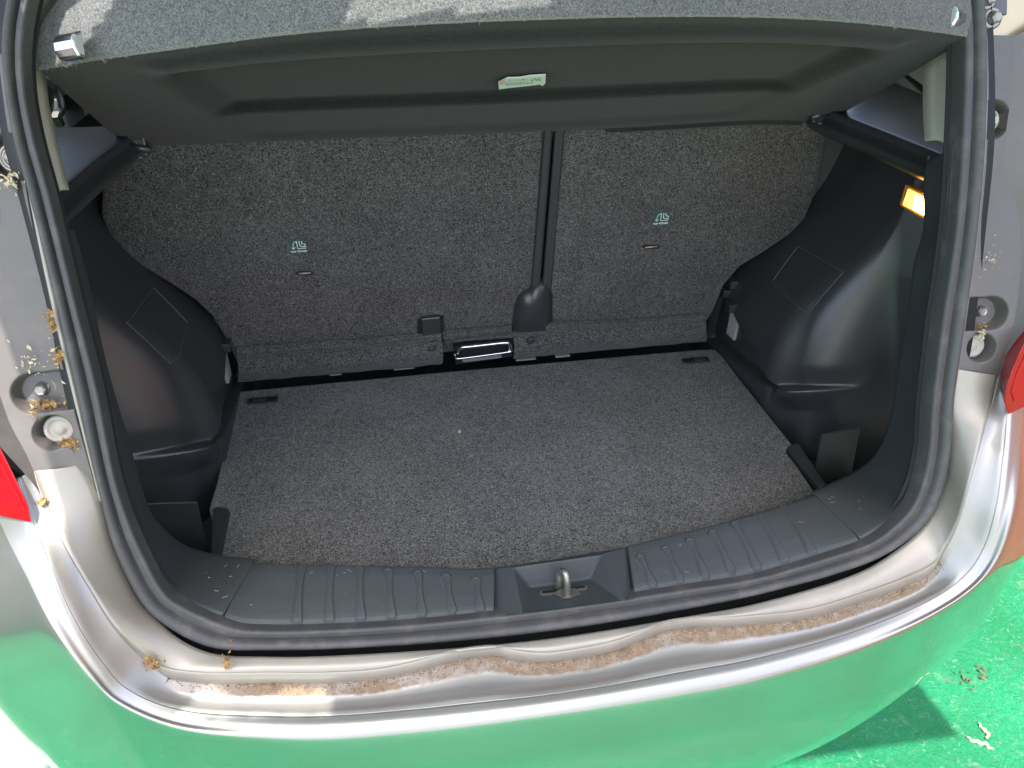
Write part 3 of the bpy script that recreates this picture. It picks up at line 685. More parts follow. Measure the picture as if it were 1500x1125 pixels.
# floor pan / dark shell beneath and around the bay
sh = [[V((-.66, .25, .62)), V((-.66, .25, -.08)), V((.66, .25, -.08)), V((.66, .25, .62))]]
cp('luggage_pan', grid_me([[V((-.68, -.64, -.09)), V((.68, -.64, -.09))], [V((-.68, .30, -.09)), V((.68, .30, -.09))]], face_to=(0, 0, 1)), DARK, solid=.004, smooth=False)
cp('cabin_floor', grid_me([[V((-.8, .25, -.09)), V((.8, .25, -.09))], [V((-.8, .25, .9)), V((.8, .25, .9))]], face_to=(0, -1, .3)), DARK, solid=.004, smooth=False)
# dark gutter beneath the seal (body shell behind)
tg_ = lin(0, 21, 200)
rows = [[SI(x)+RN*.03 for x in tg_], [SO(x)+RN*.014 + (SO(x)-SI(x))*.8 for x in tg_]]
cp('body_shell_gutter', grid_me(rows, face_to=CAM), DARK, solid=.002)

# cargo lamp
n_ = V((-.93, -.20, .30)).normalized()
def LPx(px, py, d=0): return U(px, py, 'x', .632-d)
fr_ = [LPx(1326, 270, .006), LPx(1358, 285, .006), LPx(1358, 324, .006), LPx(1317, 301, .006)]
lf = cp('cargo_lamp', slab_me(fr_, V((.014, 0, 0))), LAMPFR, smooth=False, bevel=.0012, label='lit amber cargo lamp in the right side trim')
ins = [LPx(1330, 277, .0075), LPx(1357, 290, .0075), LPx(1357, 319, .0075), LPx(1322, 300, .0075)]
sub('lamp_lens', slab_me(ins, V((.004, 0, 0))), LAMP, lf, smooth=False, bevel=.001)
ins = [LPx(1341, 287, .009), LPx(1356, 292, .009), LPx(1356, 316, .009), LPx(1337, 306, .009)]
sub('lamp_bulb', slab_me(ins, V((.002, 0, 0))), LAMPHOT, lf, smooth=False, bevel=.0008)

# ------------------------------------------------------------------ cargo floor board
FLB = thing('cargo_floor_board', 'dark speckled carpet board covering the floor of the luggage bay', 'boot floor', (0, -.25, -.02))
def fl(px, py, z=0): return U(px, py, 'z', z)
outl = [(350, 573), (342, 600), (332, 640), (319, 700), (306, 745), (308, 752), (322, 757), (327, 764), (326, 790), (322, 822), (320, 850), (420, 880), (620, 880), (800, 870), (960, 840), (1120, 800), (1225, 760), (1192, 718), (1173, 690), (1152, 662), (1151, 657), (1163, 654), (1120, 600), (1085, 556), (1058, 521), (1047, 511), (1020, 512), (700, 540)]
OF = V((0, -.25, -.02))
def rel(ps, O): return [V(p)-O for p in ps]
fb = [fl(*p) for p in outl]
fbm = slab_me(rel(fb, OF), (0, 0, -.018))
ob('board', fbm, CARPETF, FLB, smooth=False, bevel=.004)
for cx, cy in ((385, 587), (1019, 528.5)):
    c = fl(cx, cy, .001)-OF; w, d = .030, .0105
    def rr(w, d, z, n=6, r=.006):
        pts = []
        for sx_, sy_, a0 in ((1, 1, 0), (-1, 1, 90), (-1, -1, 180), (1, -1, 270)):
            for k in range(n):
                a = math.radians(a0+90*k/(n-1)); pts.append(c+V((sx_*(w-r)+r*math.cos(a), sy_*(d-r)+r*math.sin(a), z)))
        return pts
    h = ob('pull_handle', slab_me(rr(w, d, .0025), (0, 0, -.003)), PLASTIC, FLB, smooth=False, bevel=.0008)
    ob('handle_well', slab_me(rr(w-.004, d-.003, .0030, r=.004), (0, 0, -.001)), DARK, h, smooth=False)
    ob('grip_bar', box_me(c+V((.008 if cx > 700 else -.006, -.001, .0038)), (.026, .009, .0022)), PLASTIC, h, smooth=False, bevel=.0008)

# ------------------------------------------------------------------ seat backs
def slab_seat(name, outline, label, O):
    T = thing(name, label, 'seat back', O)
    pts = [U(*p, 's', 0)-V(O) for p in outline]
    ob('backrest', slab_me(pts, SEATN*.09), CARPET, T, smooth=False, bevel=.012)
    return T
O1, O2 = (-.2, .03, .05), (.3, .03, .05)
SL = slab_seat('rear_seat_back', [(158, 240), (150, 275), (147, 318), (158, 348), (186, 380), (215, 398), (248, 418), (285, 442), (312, 468), (330, 500), (340, 520), (352, 545), (365, 545), (560, 528), (775, 508), (784, 420), (800, 190), (800, 150), (500, 160), (170, 180)],
    'wider speckled carpet seat back left of the belt, with a tether label', O1)
SR = slab_seat('rear_seat_back', [(826, 150), (824, 195), (800, 420), (803, 505), (900, 496), (1030, 484), (1044, 462), (1062, 420), (1085, 393), (1120, 372), (1160, 345), (1182, 322), (1198, 280), (1212, 200), (1216, 140)],
    'narrower speckled carpet seat back right of the belt, with a tether label', O2)
# grey bolster edge showing on the right
bo = [U(*p, 's', .035) for p in ((1205, 160), (1247, 200), (1246, 218), (1234, 255), (1216, 290), (1195, 318), (1180, 330), (1170, 300))]
ob('bolster', slab_me(rel(bo, V(O2)), SEATN*.05), mat('grey_seat_fabric', (.085, .085, .085), .9, bump=(800, .5, .001)), SR, smooth=False, bevel=.01)
bo = [U(*p, 's', .035) for p in ((160, 300), (146, 300), (142, 350), (165, 385), (200, 400))]
ob('bolster', slab_me(rel(bo, V(O1)), SEATN*.05), MATS['grey_seat_fabric'], SL, smooth=False, bevel=.01)
def flap(name, keys, T, O):
    """carpet hem rolled along the foot of a seat back; keys: (px, y top, y crease, y bottom)"""
    n = len(keys)
    a = [(i, U(k[0]-2, k[1], 's', -.004)) for i, k in enumerate(keys)]
    m1 = [(i, U(k[0]-1, k[1]*.5+k[2]*.5, 's', -.016)) for i, k in enumerate(keys)]
    c = [(i, U(k[0], k[2], 's', -.012)) for i, k in enumerate(keys)]
    m2 = [(i, U(k[0]+1, k[2]*.6+k[3]*.4, 's', -.026)) for i, k in enumerate(keys)]
    m3 = [(i, U(k[0]+1, k[2]*.25+k[3]*.75, 's', -.026)) for i, k in enumerate(keys)]
    e = [(i, U(k[0], k[3], 's', -.006)) for i, k in enumerate(keys)]
    ts = lin(0, n-1, 60); R = [[herm(r, s)-V(O) for s in ts] for r in (a, m1, c, m2, m3, e)]
    rows = []
    for i in range(41):
        s = i/8; rows.append([herm([(q, R[q][j]) for q in range(6)], s) + V((0, -.0012*math.sin(j*.7+i*.3), 0)) for j in range(60)])
    rows.append([p + V((0, .04, -.004)) for p in rows[-1]])
    return ob(name, grid_me(rows, face_to=V((0, -1, .5))), CARPET, T)
flap('carpet_hem', [(348, 508, 528, 560), (430, 503, 521, 553), (520, 496, 514, 545), (600, 489, 506, 538), (648, 484, 501, 533)], SL, O1)
flap('carpet_hem', [(650, 484, 499, 503), (700, 480, 492, 499), (750, 476, 486, 496)], SL, O1)
flap('carpet_hem', [(752, 484, 495, 526), (800, 480, 492, 521), (808, 472, 487, 520), (900, 468, 482, 512), (980, 463, 477, 505), (1034, 458, 474, 500)], SR, O2)
# black flap and belt buckle cover, latch
bf = ob('strap_flap', slab_me(rel([U(*p, 's', -.012) for p in ((617, 468), (645, 465), (648, 501), (619, 504))], V(O1)), SEATN*.012), PLASTIC, SL, smooth=False, bevel=.003)
ob('flap_slot', slab_me(rel([U(*p, 's', -.006) for p in ((612, 470), (650, 465), (651, 490), (648, 496), (616, 499), (612, 488))], V(O1)), SEATN*.012), DARK, SL, smooth=False)
for px, py, T, O in ((633, 514, SL, O1), (778, 500, SR, O2)):
    ob('hem_button', lathe_me(U(px, py, 's', -.024)-V(O), -SEATN, [(.0085, -.003), (.0085, .0005), (.006, .0012), (.001, .0015)]), mat('button_plastic', (.03, .032, .034), .5), T)
# wire latch
LT = U(707, 516, 's', -.03)
def lp(px, py, d=-.035): return U(px, py, 's', d)-V(O1)
path = [lp(671, 520, -.02), lp(671, 514, -.04), lp(677, 509, -.045), lp(690, 507.5, -.045), (lp(720, 504, -.045)), lp(740, 502, -.045), lp(746, 504, -.045), lp(748, 509, -.04), lp(745, 514, -.02)]
pp = [herm([(k, p) for k, p in enumerate(path)], s) for s in lin(0, 8, 50)]
ob('latch_loop', tube_me(pp, .0036, 10), CHROME, SL)
ring = [lp(*p, -.03) for p in ((666, 519), (668, 524), (675, 525), (742, 516), (749, 514), (749, 509), (745, 507))]
ob('latch_bezel', tube_me([herm([(k, p) for k, p in enumerate(ring)], s) for s in lin(0, 6, 40)], .0022, 8), CHROME, SL)
ob('latch_plate', slab_me([lp(*p, -.018) for p in ((664, 508), (690, 502), (748, 497), (750, 522), (668, 534))], SEATN*.01), DARK, SL, smooth=False)
ob('latch_tongue', slab_me([lp(*p, -.022) for p in ((677, 527), (734, 520), (735, 524), (678, 531))], SEATN*.004), GREYPL, SL, smooth=False)
# tether labels and slots
def tether(cx, cy, w, h, sk_, T, O, sx_, sy_, flip):
    a = [U(cx-w+sk_, cy-h, 's', -.0015), U(cx+w+sk_, cy-h-1.5, 's', -.0015), U(cx+w-sk_, cy+h-1, 's', -.0015), U(cx-w-sk_, cy+h+1, 's', -.0015)]
    a = [p-V(O) for p in a]
    lab = ob('tether_label', slab_me(a, SEATN*.0012), LABELG, T, smooth=False)
    ex = (a[2]-a[3]); ey = (a[0]-a[3]); base = a[3]; nn__ = -SEATN
    def L2(u, v_, d=.0004): return base+ex*u+ey*v_+nn__*d
    # icon: seat shape, curved arrow
    def stroke(pts, r=.00075): ob('printed_mark', tube_me([L2(*p, .0003) for p in pts], r, 5), WHITE, lab)
    stroke([(.42, .92), (.45, .38), (.95, .38)]); stroke([(.56, .92), (.60, .56), (.72, .50), (.95, .50)]); stroke([(.70, .90), (.74, .66)]); stroke([(.80, .72), (.93, .64), (.86, .56)])
    stroke([(.40, .88), (.28, .86), (.20, .70), (.20, .40)], .0006); stroke([(.10, .48), (.20, .36), (.32, .48)], .0006)
    exn = ex.normalized(); nz = nn__; eyn = nz.cross(exn)
    F = Matrix((exn, eyn, nz)).transposed()
    ob('printed_words', text_me('TOP TETHER', ex.length*.165, L2(.5, .16, .0004), F), WHITE, lab, smooth=False)
    s_ = ob('tether_slot', slab_me([U(*p, 's', -.0012)-V(O) for p in ((sx_-14, sy_), (sx_-10, sy_-3), (sx_+10, sy_-3.5), (sx_+14, sy_-1), (sx_+9, sy_+2.5), (sx_-9, sy_+3))], SEATN*.0008), DARK, T, smooth=False)
    ob('tether_bar', tube_me([U(sx_-9, sy_+.5, 's', -.004)-V(O), U(sx_+9, sy_-1, 's', -.004)-V(O)], .0014, 8), mat('brass_bar', (.55, .42, .33), .35, metal=.6), s_)
tether(437, 362, 12.5, 9.5, -1.2, SL, O1, 446, 400.5, 0)
tether(969, 321, 11.5, 9.5, 2.2, SR, O2, 954, 362, 1)

# ------------------------------------------------------------------ centre seat belt
BT = thing('seat_belt', 'black centre seat belt running down between the two seat backs', 'seat belt', (.09, 0, .3)); OB = V((.09, 0, .3))
def bs(px, py, d): return U(px, py, 's', d)-OB
def strap(name, L_, R_, d, prof, m):
    rows = []
    for u, h in prof: rows.append([bs(a[0]+(b_[0]-a[0])*u, a[1]+(b_[1]-a[1])*u, d-h) for a, b_ in zip(L_, R_)])
    return ob(name, grid_me(rows, face_to=V((0, -1, .4))), m, BT, solid=.002)
n = 20
LL = [(802-(802-779)*i/(n-1), 150+280*i/(n-1)) for i in range(n)]; MM = [(p[0]+12.5, p[1]) for p in LL]; RR = [(829-(829-806)*i/(n-1), 150+280*i/(n-1)) for i in range(n)]
strap('belt_webbing', [(a[0]-2, a[1]) for a in LL], [(a[0]-.5, a[1]) for a in MM], .0, [(0, 0), (.1, .004), (.5, .006), (.85, .004), (1, -.012)], BELT)
strap('belt_webbing', [(a[0]+1.5, a[1]) for a in MM], [(a[0]+1, a[1]) for a in RR], .0, [(0, -.012), (.06, .003), (.3, .0055), (.34, .0045), (.38, .0055), (.62, .0058), (.66, .0046), (.7, .0056), (.92, .004), (1, 0)], BELT)
cov = []
ou = [(791, 414), (800, 417), (805, 424), (806, 432), (806, 460), (804, 490), (796, 492), (757, 494), (752, 490), (751, 470), (756, 442), (764, 430), (775, 424), (783, 418)]
ce = (780, 460); rows = []
for u in lin(0, 1, 10):
    h = .022*(1-(1-u)**2.4) if u < 1 else .022
    row = []
    for p in ou+[ou[0]]:
        q = (p[0]+(ce[0]-p[0])*u, p[1]+(ce[1]-p[1])*u); row.append(bs(q[0], q[1], -.004-h))
    rows.append(row)
k_ = [(i, p) for i, p in enumerate(range(15))]
rows = [[herm([(i, r[i]) for i in range(15)], s) for s in lin(0, 14, 60)] for r in rows]
rows.insert(0, [p+SEATN*.02 for p in rows[0]])
ob('buckle_cover', grid_me(rows, face_to=V((0, -1, .4))), PLASTIC, BT)
ob('buckle_side', slab_me([bs(*p, -.004) for p in ((805, 425), (810, 432), (809, 462), (811, 482), (806, 484), (804, 460))], SEATN*.02), DARK, BT, smooth=False)

# floor gap hinges
for k, (x0, y0, x1, y1) in enumerate(((577, 541, 607, 538), (756, 527.5, 785, 525), (814, 522.5, 835, 520.5), (483, 549, 500, 547.5))):
    a, b_ = U(x0, y0, 'z', .004), U(x1, y1, 'z', .004)
    cp('hinge_tab', slab_me([a, b_, b_+V((0, .012, .002)), a+V((0, .012, .002))], (0, 0, -.003)), mat('tab_metal', (.22, .22, .20), .5), smooth=False)

# ------------------------------------------------------------------ parcel shelf
OS = V((0, -.118, .526))
PS = thing('parcel_shelf', 'black felt parcel shelf tilted up above the luggage bay', 'parcel shelf', OS)
HZ, HY = .526, -.118
SN = V((0, -.165, -.317)).normalized()       # underside normal (down / to the rear)
sd_ = SN.dot(V((0, HY, HZ)))
def PSu(px, py, h=0): return U(px, py, SN, sd_+h)
edge_t = [(0, PSu(57, 103)), (.4, PSu(130, 90)), (1, PSu(250, 73)), (2, PSu(430, 50)), (3, PSu(620, 36)), (4, PSu(800, 28.5)), (5, PSu(960, 24.5)), (6, PSu(1130, 26)), (7, PSu(1280, 36)), (7.6, PSu(1370, 47)), (8, PSu(1421, 55))]
edge_b = [(0, PSu(200, 226)), (1, PSu(300, 213)), (2, PSu(430, 208)), (3, PSu(620, 202)), (4, PSu(800, 194)), (5, PSu(960, 185)), (6, PSu(1100, 177)), (7, PSu(1170, 178)), (8, PSu(1206, 183))]
NU, NV = 200, 70
rows = []
for i in range(NV):
    v_ = i/(NV-1); row = []
    for j in range(NU):
        s = 8*j/(NU-1); a, b_ = herm(edge_t, s), herm(edge_b, s)
        p = a.lerp(b_, v_)
        # moulded trough: pushed up inside a trapezoid
        xx = abs(p.x); lim = .47-.06*v_*1.2
        m = sstep((lim-xx)/.05)*sstep((v_-.12)/.12)*(1-sstep((v_-.60)/.05)*.75)*sstep((.97-v_)/.10)
        m2 = sstep((lim-xx)/.04)*sstep((v_-.04)/.06)*sstep((.24-v_)/.12)
        p = p - SN*(.016*m) + SN*(.006*m2)
        row.append(p-OS)
    rows.append(row)
# front rolled edge
last = rows[-1]
rows.append([p+V((0, .002, -.006)) for p in last]); rows.append([p+V((0, .010, -.011)) for p in last]); rows.append([p+V((0, .022, -.008)) for p in last])
rows.append([p+V((0, .030, .006)) for p in last])
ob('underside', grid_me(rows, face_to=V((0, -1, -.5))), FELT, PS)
# top skin rising from the rear edge
def et(s): return herm(edge_t, s)-OS
def tp(s, k):
    e = et(s); x = e.x
    inx = {0: 0, 1: .0, 2: .012, 3: .05, 4: .10, 5: .12}[k]
    dz = {0: 0, 1: .004, 2: .045, 3: .085, 4: .115, 5: .12}[k]; dy = {0: 0, 1: -.001, 2: .010, 3: .03, 4: .09, 5: .30}[k]
    sc = (abs(x)-inx*(abs(x)/.54)**6)/max(abs(x), 1e-4)
    return V((x*sc, e.y+dy, e.z+dz))
rows = []; ss = lin(0, 8, 160)
for i in range(41):
    q = i/8; rows.append([herm([(k, tp(s, k)) for k in range(6)], q) for s in ss])
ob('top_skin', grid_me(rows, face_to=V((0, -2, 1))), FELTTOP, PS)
# pale cut edge with loose fibres
eb = [[et(s)+V((0, -.0012, 0)) for s in ss], [et(s)+V((0, -.002, .0009)) for s in ss], [et(s)+V((0, -.0012, .0022)) for s in ss]]
ob('cut_edge', grid_me(eb, face_to=V((0, -2, 0))), mat('pale_felt_edge', (.16, .165, .13), 1), PS)
bm = bmesh.new()
for k in range(330):
    s = random.uniform(0, 8) if k > 90 else random.uniform(0, .6); p = et(s)+V((0, -.003, random.uniform(0, .003)))
    d = V((random.uniform(-1, 1), random.uniform(-1, .1), random.uniform(-.7, .7))).normalized()*random.uniform(.0015, .005 if k > 90 else .010)
    w = .00018; q = p+d*.5+V((0, 0, random.uniform(-.001, .001)))
    vs = [bm.verts.new(x) for x in (p-V((w, 0, w)), p+V((w, 0, w)), q+V((w, 0, w)), q-V((w, 0, w)))]; bm.faces.new(vs)
    vs = [bm.verts.new(x) for x in (q-V((w, 0, w)), q+V((w, 0, w)), p+d)]; bm.faces.new(vs)
me = bpy.data.meshes.new('f'); bm.to_mesh(me); bm.free()
o = ob('loose_fibres', me, mat('pale_fibre', (.32, .29, .22), .9), PS, smooth=False); o['kind'] = 'stuff'
# cord hooks
def hook(cx, cy, sgn):
    c = U(cx, cy, 'y', -.452)-OS; hw, dp, ht = .0145, .012, .0135
    u2 = V((0, .34, .94)); x2 = V((.86, .50*sgn, -.18*sgn)).normalized(); fr2 = u2.cross(x2); fr2 = fr2 if fr2.y < 0 else -fr2
    prof = [(-.0, 1.0), (.75, .72), (1.0, .2), (1.0, -.35), (.62, -.95), (0, -1.0)]   # (out, up)
    bm = bmesh.new(); A = []; Bv = []
    for o_, u_ in prof:
        A.append(bm.verts.new(c - x2*hw + fr2*dp*o_ + u2*ht*u_)); Bv.append(bm.verts.new(c + x2*hw + fr2*dp*o_ + u2*ht*u_))
    for i in range(len(prof)-1): bm.faces.new((A[i], A[i+1], Bv[i+1], Bv[i]))
    bm.faces.new(A); bm.faces.new(Bv[::-1]); bmesh.ops.recalc_face_normals(bm, faces=bm.faces)
    me = bpy.data.meshes.new('h'); bm.to_mesh(me); bm.free()
    h_ = ob('cord_hook', me, CHROME, PS, smooth=False, bevel=.0025)
    side = Bv if sgn < 0 else A
    cc = c - x2*(hw+.0004)*(1 if sgn > 0 else -1)
    pts = [cc+fr2*dp*o_*.72+fr2*.001+u2*ht*u_*.72 for o_, u_ in prof]
    ob('hook_end', slab_me(pts, x2*(-.0006 if sgn > 0 else .0006)), mat('hook_end_plastic', (.38, .36, .38), .3), h_, smooth=False)
hook(107, 68, -1); hook(1394, 26, 1)
# hinge clips
for px, py, sg in ((206, 215, -1), (1197, 167, 1)):
    c = U(px, py, 'y', -.128)-OS
    hc = ob('hinge_clip', box_me(c, (.020, .016, .028)), PLASTIC, PS, smooth=False, bevel=.003)
    ob('hinge_pin', tube_me([c+V((-.016*sg, -.010, -.003)), c+V((.012*sg, -.010, .004))], .0055, 12), PLASTIC, hc)
    ob('hinge_ring', lathe_me(c+V((.010*sg, -.009, .006)), V((0, -1, .2)), [(.010, -.002), (.010, .002), (.0065, .002), (.006, -.001), (.001, -.001)]), PLASTIC, hc)
    ob('clip_edge', box_me(c+V((-.010*sg, -.012, .012)), (.0015, .004, .012)), GREYPL, hc, smooth=False)
    ob('clip_edge', box_me(c+V((.002*sg, -.014, -.012)), (.010, .003, .0016)), GREYPL, hc, smooth=False)
# paper tag
def tgp(px, py, d=.001): return PSu(px, py, d-.0135)-OS
tagpts = [(730, 121), (743, 114.5), (762, 114), (775, 111.5), (799.5, 110), (799, 122), (795, 126), (791, 124), (765, 127), (745, 129), (731, 131)]
tg2 = ob('paper_tag', slab_me([tgp(*p, .004) for p in tagpts], SN*-.0015), PAPER, PS, smooth=False)
def ink(p0, p1, r=.0006, m=INK): ob('printed_mark', tube_me([tgp(*p0, .0045), tgp(*p1, .0045)], r, 5), m, tg2)
sub('pink_block', slab_me([tgp(*p, .0047) for p in ((732, 120), (740, 117), (740.5, 123), (732.5, 124.5))], SN*-.0004), PINK, tg2, smooth=False)
for i in range(16):
    x = 741+2.6*i; yb = 125.2-(x-741)*.078; ink((x, yb), (x+.3+random.random()*.8, yb-1.8), .0004+.0003*random.random())
for i in range(11):
    x = 742+2.2*i; yb = 119-(x-741)*.06; ink((x, yb), (x+random.uniform(.4, 1.5), yb+random.uniform(-2.5, 2)), .0004)
ink((742, 122), (768, 120), .0004); ink((765, 116.5), (774, 115.5), .0005); ink((767, 118.8), (775, 118.2), .0004)
wig = [(779, 115), (778, 118.5), (782, 117), (784, 114.5), (786, 118.5), (788, 115), (791, 119), (792, 113.5)]
for a, b_ in zip(wig, wig[1:]): ink(a, b_, .0005)

# ------------------------------------------------------------------ hinge bracket at the top right
cp('hinge_panel', slab_me([U(*p, 'o', .03) for p in ((1436, -60), (1440, 54), (1475, 56), (1500, 56), (1530, 52), (1570, -60))], RN*.01), mat('golden_body_paint', (.58, .44, .26), .3, metal=.5, coat=.7), smooth=False, bevel=.003)
br = cp('hinge_bracket', slab_me([U(*p, 'o', .02) for p in ((1448, -60), (1446, 20), (1458, 22), (1476, 22), (1478, -60))], RN*.006), mat('dark_bracket', (.10, .10, .11), .4), smooth=False, bevel=.002)
for px, py in ((1452, 27), (1445, -1)):
    c0 = U(px, py, 'o', .018)
    b1_ = sub('bracket_bolt', lathe_me(c0, -RN, [(.0135, -.002), (.0135, .002), (.0095, .004), (.0085, .003)]), STEEL, br)
    sub('bracket_bolt_head', lathe_me(c0, -RN, [(.0075, 0), (.0075, .010), (.0055, .0115), (.003, .011)], seg=6), STEEL, br, smooth=False)

# ------------------------------------------------------------------ litter
def clump(name, px, py, sp_, n, label, plane='o', d=-.002, sz=(.002, .006), m=LEAF, group='dry leaf crumbs caught on the car'):
    c = U(px, py, plane, d); nrm = -RN if plane == 'o' else V((0, 0, 1)); F = frame(nrm); bm = bmesh.new()
    for k in range(int(n*1.7)):
        a = random.uniform(0, 6.28); r = abs(random.gauss(0, 1))*.62
        q = F @ V((math.cos(a)*r*sp_[0], math.sin(a)*r*sp_[1], random.uniform(0, .003)))
        G = Matrix.Rotation(random.uniform(0, 6.28), 3, 'Z') @ Matrix.Rotation(random.uniform(-.9, .9), 3, 'X')
        l = random.uniform(*sz)*random.choice((.35, .5, .8, 1.1)); w = l*random.uniform(.12, .7)
        ps = [V((-l, 0, 0)), V((0, -w, l*.2)), V((l, 0, -l*.15)), V((l*.2, w, l*.3))]
        bm.faces.new([bm.verts.new(q + F @ (G @ p)) for p in ps])
    me = bpy.data.meshes.new('c'); bm.to_mesh(me); bm.free()
    o = ob(name, me, m, None, smooth=False, label=label, cat='leaf litter', group=group, kind='stuff'); o.location = c
    return o
clump('leaf_litter', 68, 592, (.016, .008), 60, 'orange dry leaf crumbs in the upper bolt recess of the left pillar cover', d=.02)
clump('leaf_litter', 101, 648, (.010, .008), 40, 'orange dry leaf crumbs beside the round plug of the left pillar cover', d=.010)
clump('leaf_litter', 52, 607, (.005, .006), 12, 'few dry crumbs between bolt and plug on the left pillar cover', d=.010)
clump('leaf_litter', 224, 970, (.010, .009), 55, 'brown leaf clump at the left end of the painted ledge', d=-.034)
clump('leaf_litter', 332, 968, (.005, .013), 14, 'small brown leaf shreds on the painted ledge below the seal', d=-.033, sz=(.003, .007))
clump('leaf_litter', 75, 472, (.004, .010), 22, 'dry crumbs on the left painted edge beside the seal', d=.0)
clump('leaf_litter', 87, 520, (.004, .010), 20, 'dry crumbs on the left painted edge just above the bolt', d=.0)
clump('leaf_litter', 63, 735, (.005, .004), 20, 'brown crumbs at the corner above the left tail light tip', d=-.008)
clump('leaf_litter', 1432, 480, (.014, .006), 40, 'dry leaf crumbs under the bolt of the right pillar cover', d=.022)
clump('leaf_litter', 1437, 488, (.005, .010), 14, 'curled yellow shred on the right round plug', d=.006, m=STRAW)
clump('leaf_litter', 1450, 380, (.022, .035), 22, 'scattered pale shreds on the right pillar cover', d=.008, sz=(.001, .003), m=STRAW)
clump('leaf_litter', 45, 530, (.030, .028), 26, 'scattered straw coloured shreds on the left pillar cover', d=.006, sz=(.001, .004), m=STRAW)
clump('leaf_litter', 15, 265, (.012, .010), 26, 'tangle of yellow shreds by the upper bolt on the left', d=.010, sz=(.002, .005), m=STRAW)
def curl(name, pts, r, z, label, cat, m):
    P = [U(*p, 'z', z) for p in pts]; O = P[0]; P = [p-O for p in P]
    c = [herm([(k, p) for k, p in enumerate(P)], s) for s in lin(0, len(P)-1, 24)]
    c = [p + V((0, 0, .003*math.sin(i*.9))) for i, p in enumerate(c)]
    o = ob(name, tube_me(c, r, 7, rad=[r*(.35+.65*math.sin(math.pi*(i+.6)/24.6))*(1+.2*math.sin(i*2.1)) for i in range(24)]), m, label=label, cat=cat, group='dry catkins on the green ground'); o.location = O
curl('dry_catkin', [(1433, 1059), (1440, 1068), (1447, 1076), (1444, 1082)], .0038, GZ+.004, 'short dry catkin curled on the green ground, the upper of two', 'catkin', STRAW)
curl('dry_catkin', [(1416, 1080), (1428, 1086), (1443, 1090), (1455, 1099)], .0042, GZ+.004, 'longer wavy dry catkin on the green ground, the lower of two', 'catkin', STRAW)
def dead(px, py, label):
    c = U(px, py, 'z', GZ+.003); bm = bmesh.new()
    for k in range(16):
        G = Matrix.Rotation(random.uniform(0, 6.28), 3, 'Z') @ Matrix.Rotation(random.uniform(-.8, .8), 3, 'X'); l = random.uniform(.003, .008); w = l*.4
        q = V((random.gauss(0, .012), random.gauss(0, .010), .004))
        bm.faces.new([bm.verts.new(q+G @ p) for p in (V((-l, 0, 0)), V((0, -w, .003)), V((l, 0, 0)), V((0, w, .004)))])
    me = bpy.data.meshes.new('d'); bm.to_mesh(me); bm.free()
    o = ob('dead_leaf', me, mat('dead_leaf', (.12, .085, .05), .9), smooth=False, label=label, cat='dead leaf'); o.location = c
dead(1440, 986, 'crumpled dead leaf on the green ground near the bumper'); dead(1418, 1000, 'broken brown leaf shreds on the green ground beside a dead leaf')
# crumb on the floor board
c = U(673, 632, 'z', .003); bm = bmesh.new(); bmesh.ops.create_icosphere(bm, subdivisions=2, radius=.0042)
for v_ in bm.verts: v_.co = V((v_.co.x*.8, v_.co.y*1.3, v_.co.z*.7))*random.uniform(.8, 1.15)
me = bpy.data.meshes.new('crumb'); bm.to_mesh(me); bm.free()
o = ob('crumb', me, mat('crumb_tan', (.62, .42, .26), .8), label='tiny tan crumb lying in the middle of the carpet board', cat='crumb'); o.location = c

# grit lying along the channel under the ledge
def grit(name, label, ts, n, us, m, szr, grp):
    bm = bmesh.new(); O = LP(11.0)
    for k in range(n):
        x = random.choice(ts) + random.gauss(0, .45); x = max(8.2, min(14.0, x)); u = us[0] + abs(random.gauss(0, us[1]))
        p = chan(min(.8, u))(x) - O + V((0, 0, .0004)); l = random.uniform(*szr)
        G = Matrix.Rotation(random.uniform(0, 6.28), 3, 'Z')
        q = [V((-l, 0, 0)), V((0, -l*random.uniform(.3, .9), 0)), V((l, 0, 0)), V((0, l*random.uniform(.3, .9), 0))]
        b_ = [bm.verts.new(p + G @ c) for c in q]; top = bm.verts.new(p + V((0, 0, l*random.uniform(.3, .8))))
        for i in range(4): bm.faces.new((b_[i], b_[(i+1) % 4], top))
    me = bpy.data.meshes.new('g'); bm.to_mesh(me); bm.free()
    o = ob(name, me, m, None, smooth=False, label=label, cat='grit', kind='stuff', group=grp); o.location = O
G1 = 'grit in the channel above the bumper'
grit('grit', 'fine brown grit along the whole painted channel above the bumper', (8.6, 9.2, 9.8, 10.4, 11, 11.6, 12.2, 12.8, 13.3, 13.8), 1500, (.02, .10), mat('brown_grit', (.12, .08, .05), .9), (.0004, .0014), G1)
grit('pale_grit', 'pale sandy specks in the painted channel above the bumper', (9, 10.2, 11.2, 12, 13, 13.7), 260, (.04, .14), mat('sand_grit', (.50, .42, .32), .9), (.0004, .0012), G1)
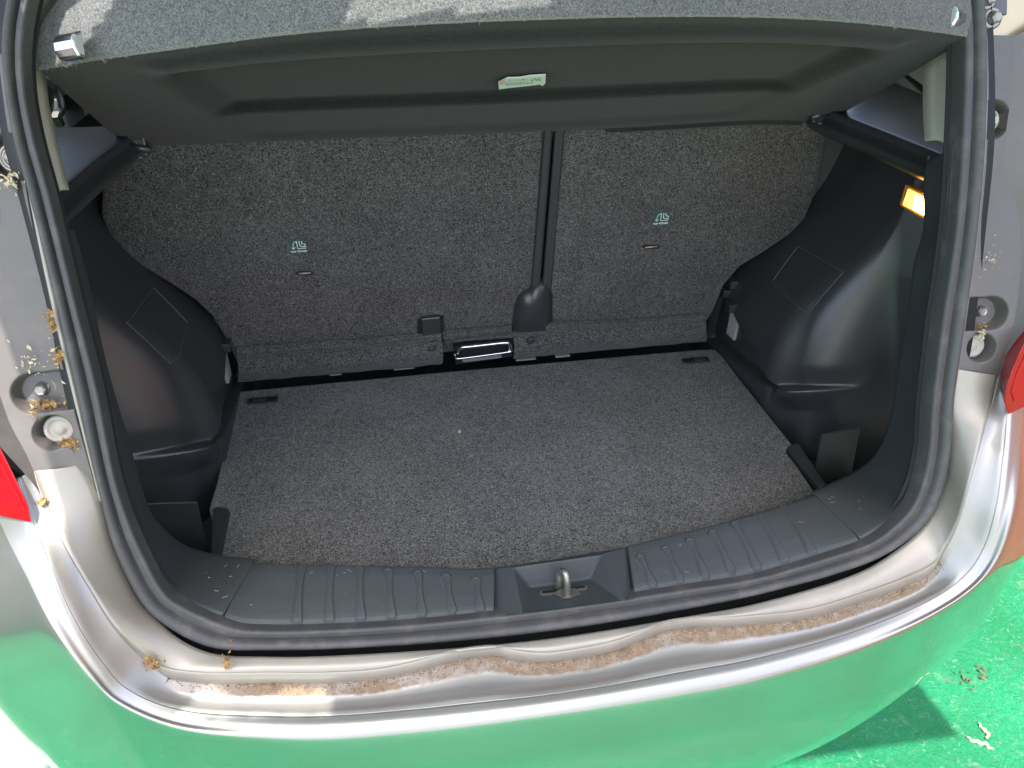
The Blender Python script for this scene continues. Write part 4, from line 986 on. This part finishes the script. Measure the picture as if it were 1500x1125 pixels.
# lint and short threads on the carpet and trim
def lint(name, par, n, fn, m, L_=(.003, .014), O=V((0, 0, 0))):
    bm = bmesh.new(); k = 0
    while k < n:
        r = fn()
        if r is None: continue
        p, ex, ey, nz = r; p = p - O; k += 1; a = random.uniform(0, 6.28); l = random.uniform(*L_)*random.choice((.4, .6, 1)); cv = random.uniform(-3, 3); w = .00022
        pts = []
        for i in range(6):
            th = a + cv*i/5; q = p if i == 0 else pts[-1] + (ex*math.cos(th)+ey*math.sin(th))*l/5
            pts.append(q)
        for i in range(5):
            d = (pts[i+1]-pts[i]).normalized(); sd2 = d.cross(nz)*w; h0 = nz*.0005
            bm.faces.new([bm.verts.new(c) for c in (pts[i]-sd2+h0, pts[i]+sd2+h0, pts[i+1]+sd2+h0, pts[i+1]-sd2+h0)])
    me = bpy.data.meshes.new('l'); bm.to_mesh(me); bm.free()
    o = ob(name, me, m, par, smooth=False); o['kind'] = 'stuff'; return o
LINT = mat('pale_lint', (.42, .40, .36), .9)
X_, Y_, Z_ = V((1, 0, 0)), V((0, 1, 0)), V((0, 0, 1))
lint('lint', FLB, 150, lambda: (V((random.uniform(-.47, .47), random.uniform(-.50, -.02), 0)), X_, Y_, Z_), LINT, O=OF)
SEY = X_.cross(SEATN).normalized()
lint('lint', SL, 90, lambda: (U(random.uniform(220, 770), random.uniform(230, 450), 's', -.0005), X_, SEY, -SEATN), LINT, (.003, .010), V(O1))
lint('lint', SR, 50, lambda: (U(random.uniform(830, 1080), random.uniform(210, 380), 's', -.0005), X_, SEY, -SEATN), LINT, (.003, .010), V(O2))
def onsill():
    x = random.uniform(7.4, 13.9)
    if PKL-.1 < x < PKR+.1: return None
    return sp(x, random.uniform(.1, .75), .0008), X_, Y_, sill_n()
lint('lint', sl, 34, onsill, LINT, (.004, .016))
def onwall():
    sg = random.choice((-1, 1)); y, z = random.uniform(-.27, -.03), random.uniform(.03, .27)
    if intri(y, z, TRI) > -.01: return None
    return V((sg*(wall(y, z)-.0008), y, z)), Y_, V((sg*.4, 0, .9)).normalized(), V((-sg*.8, -.2, .5)).normalized()
lint('lint', bpy.data.objects['wheel_arch_trim'], 60, onwall, LINT, (.001, .004))
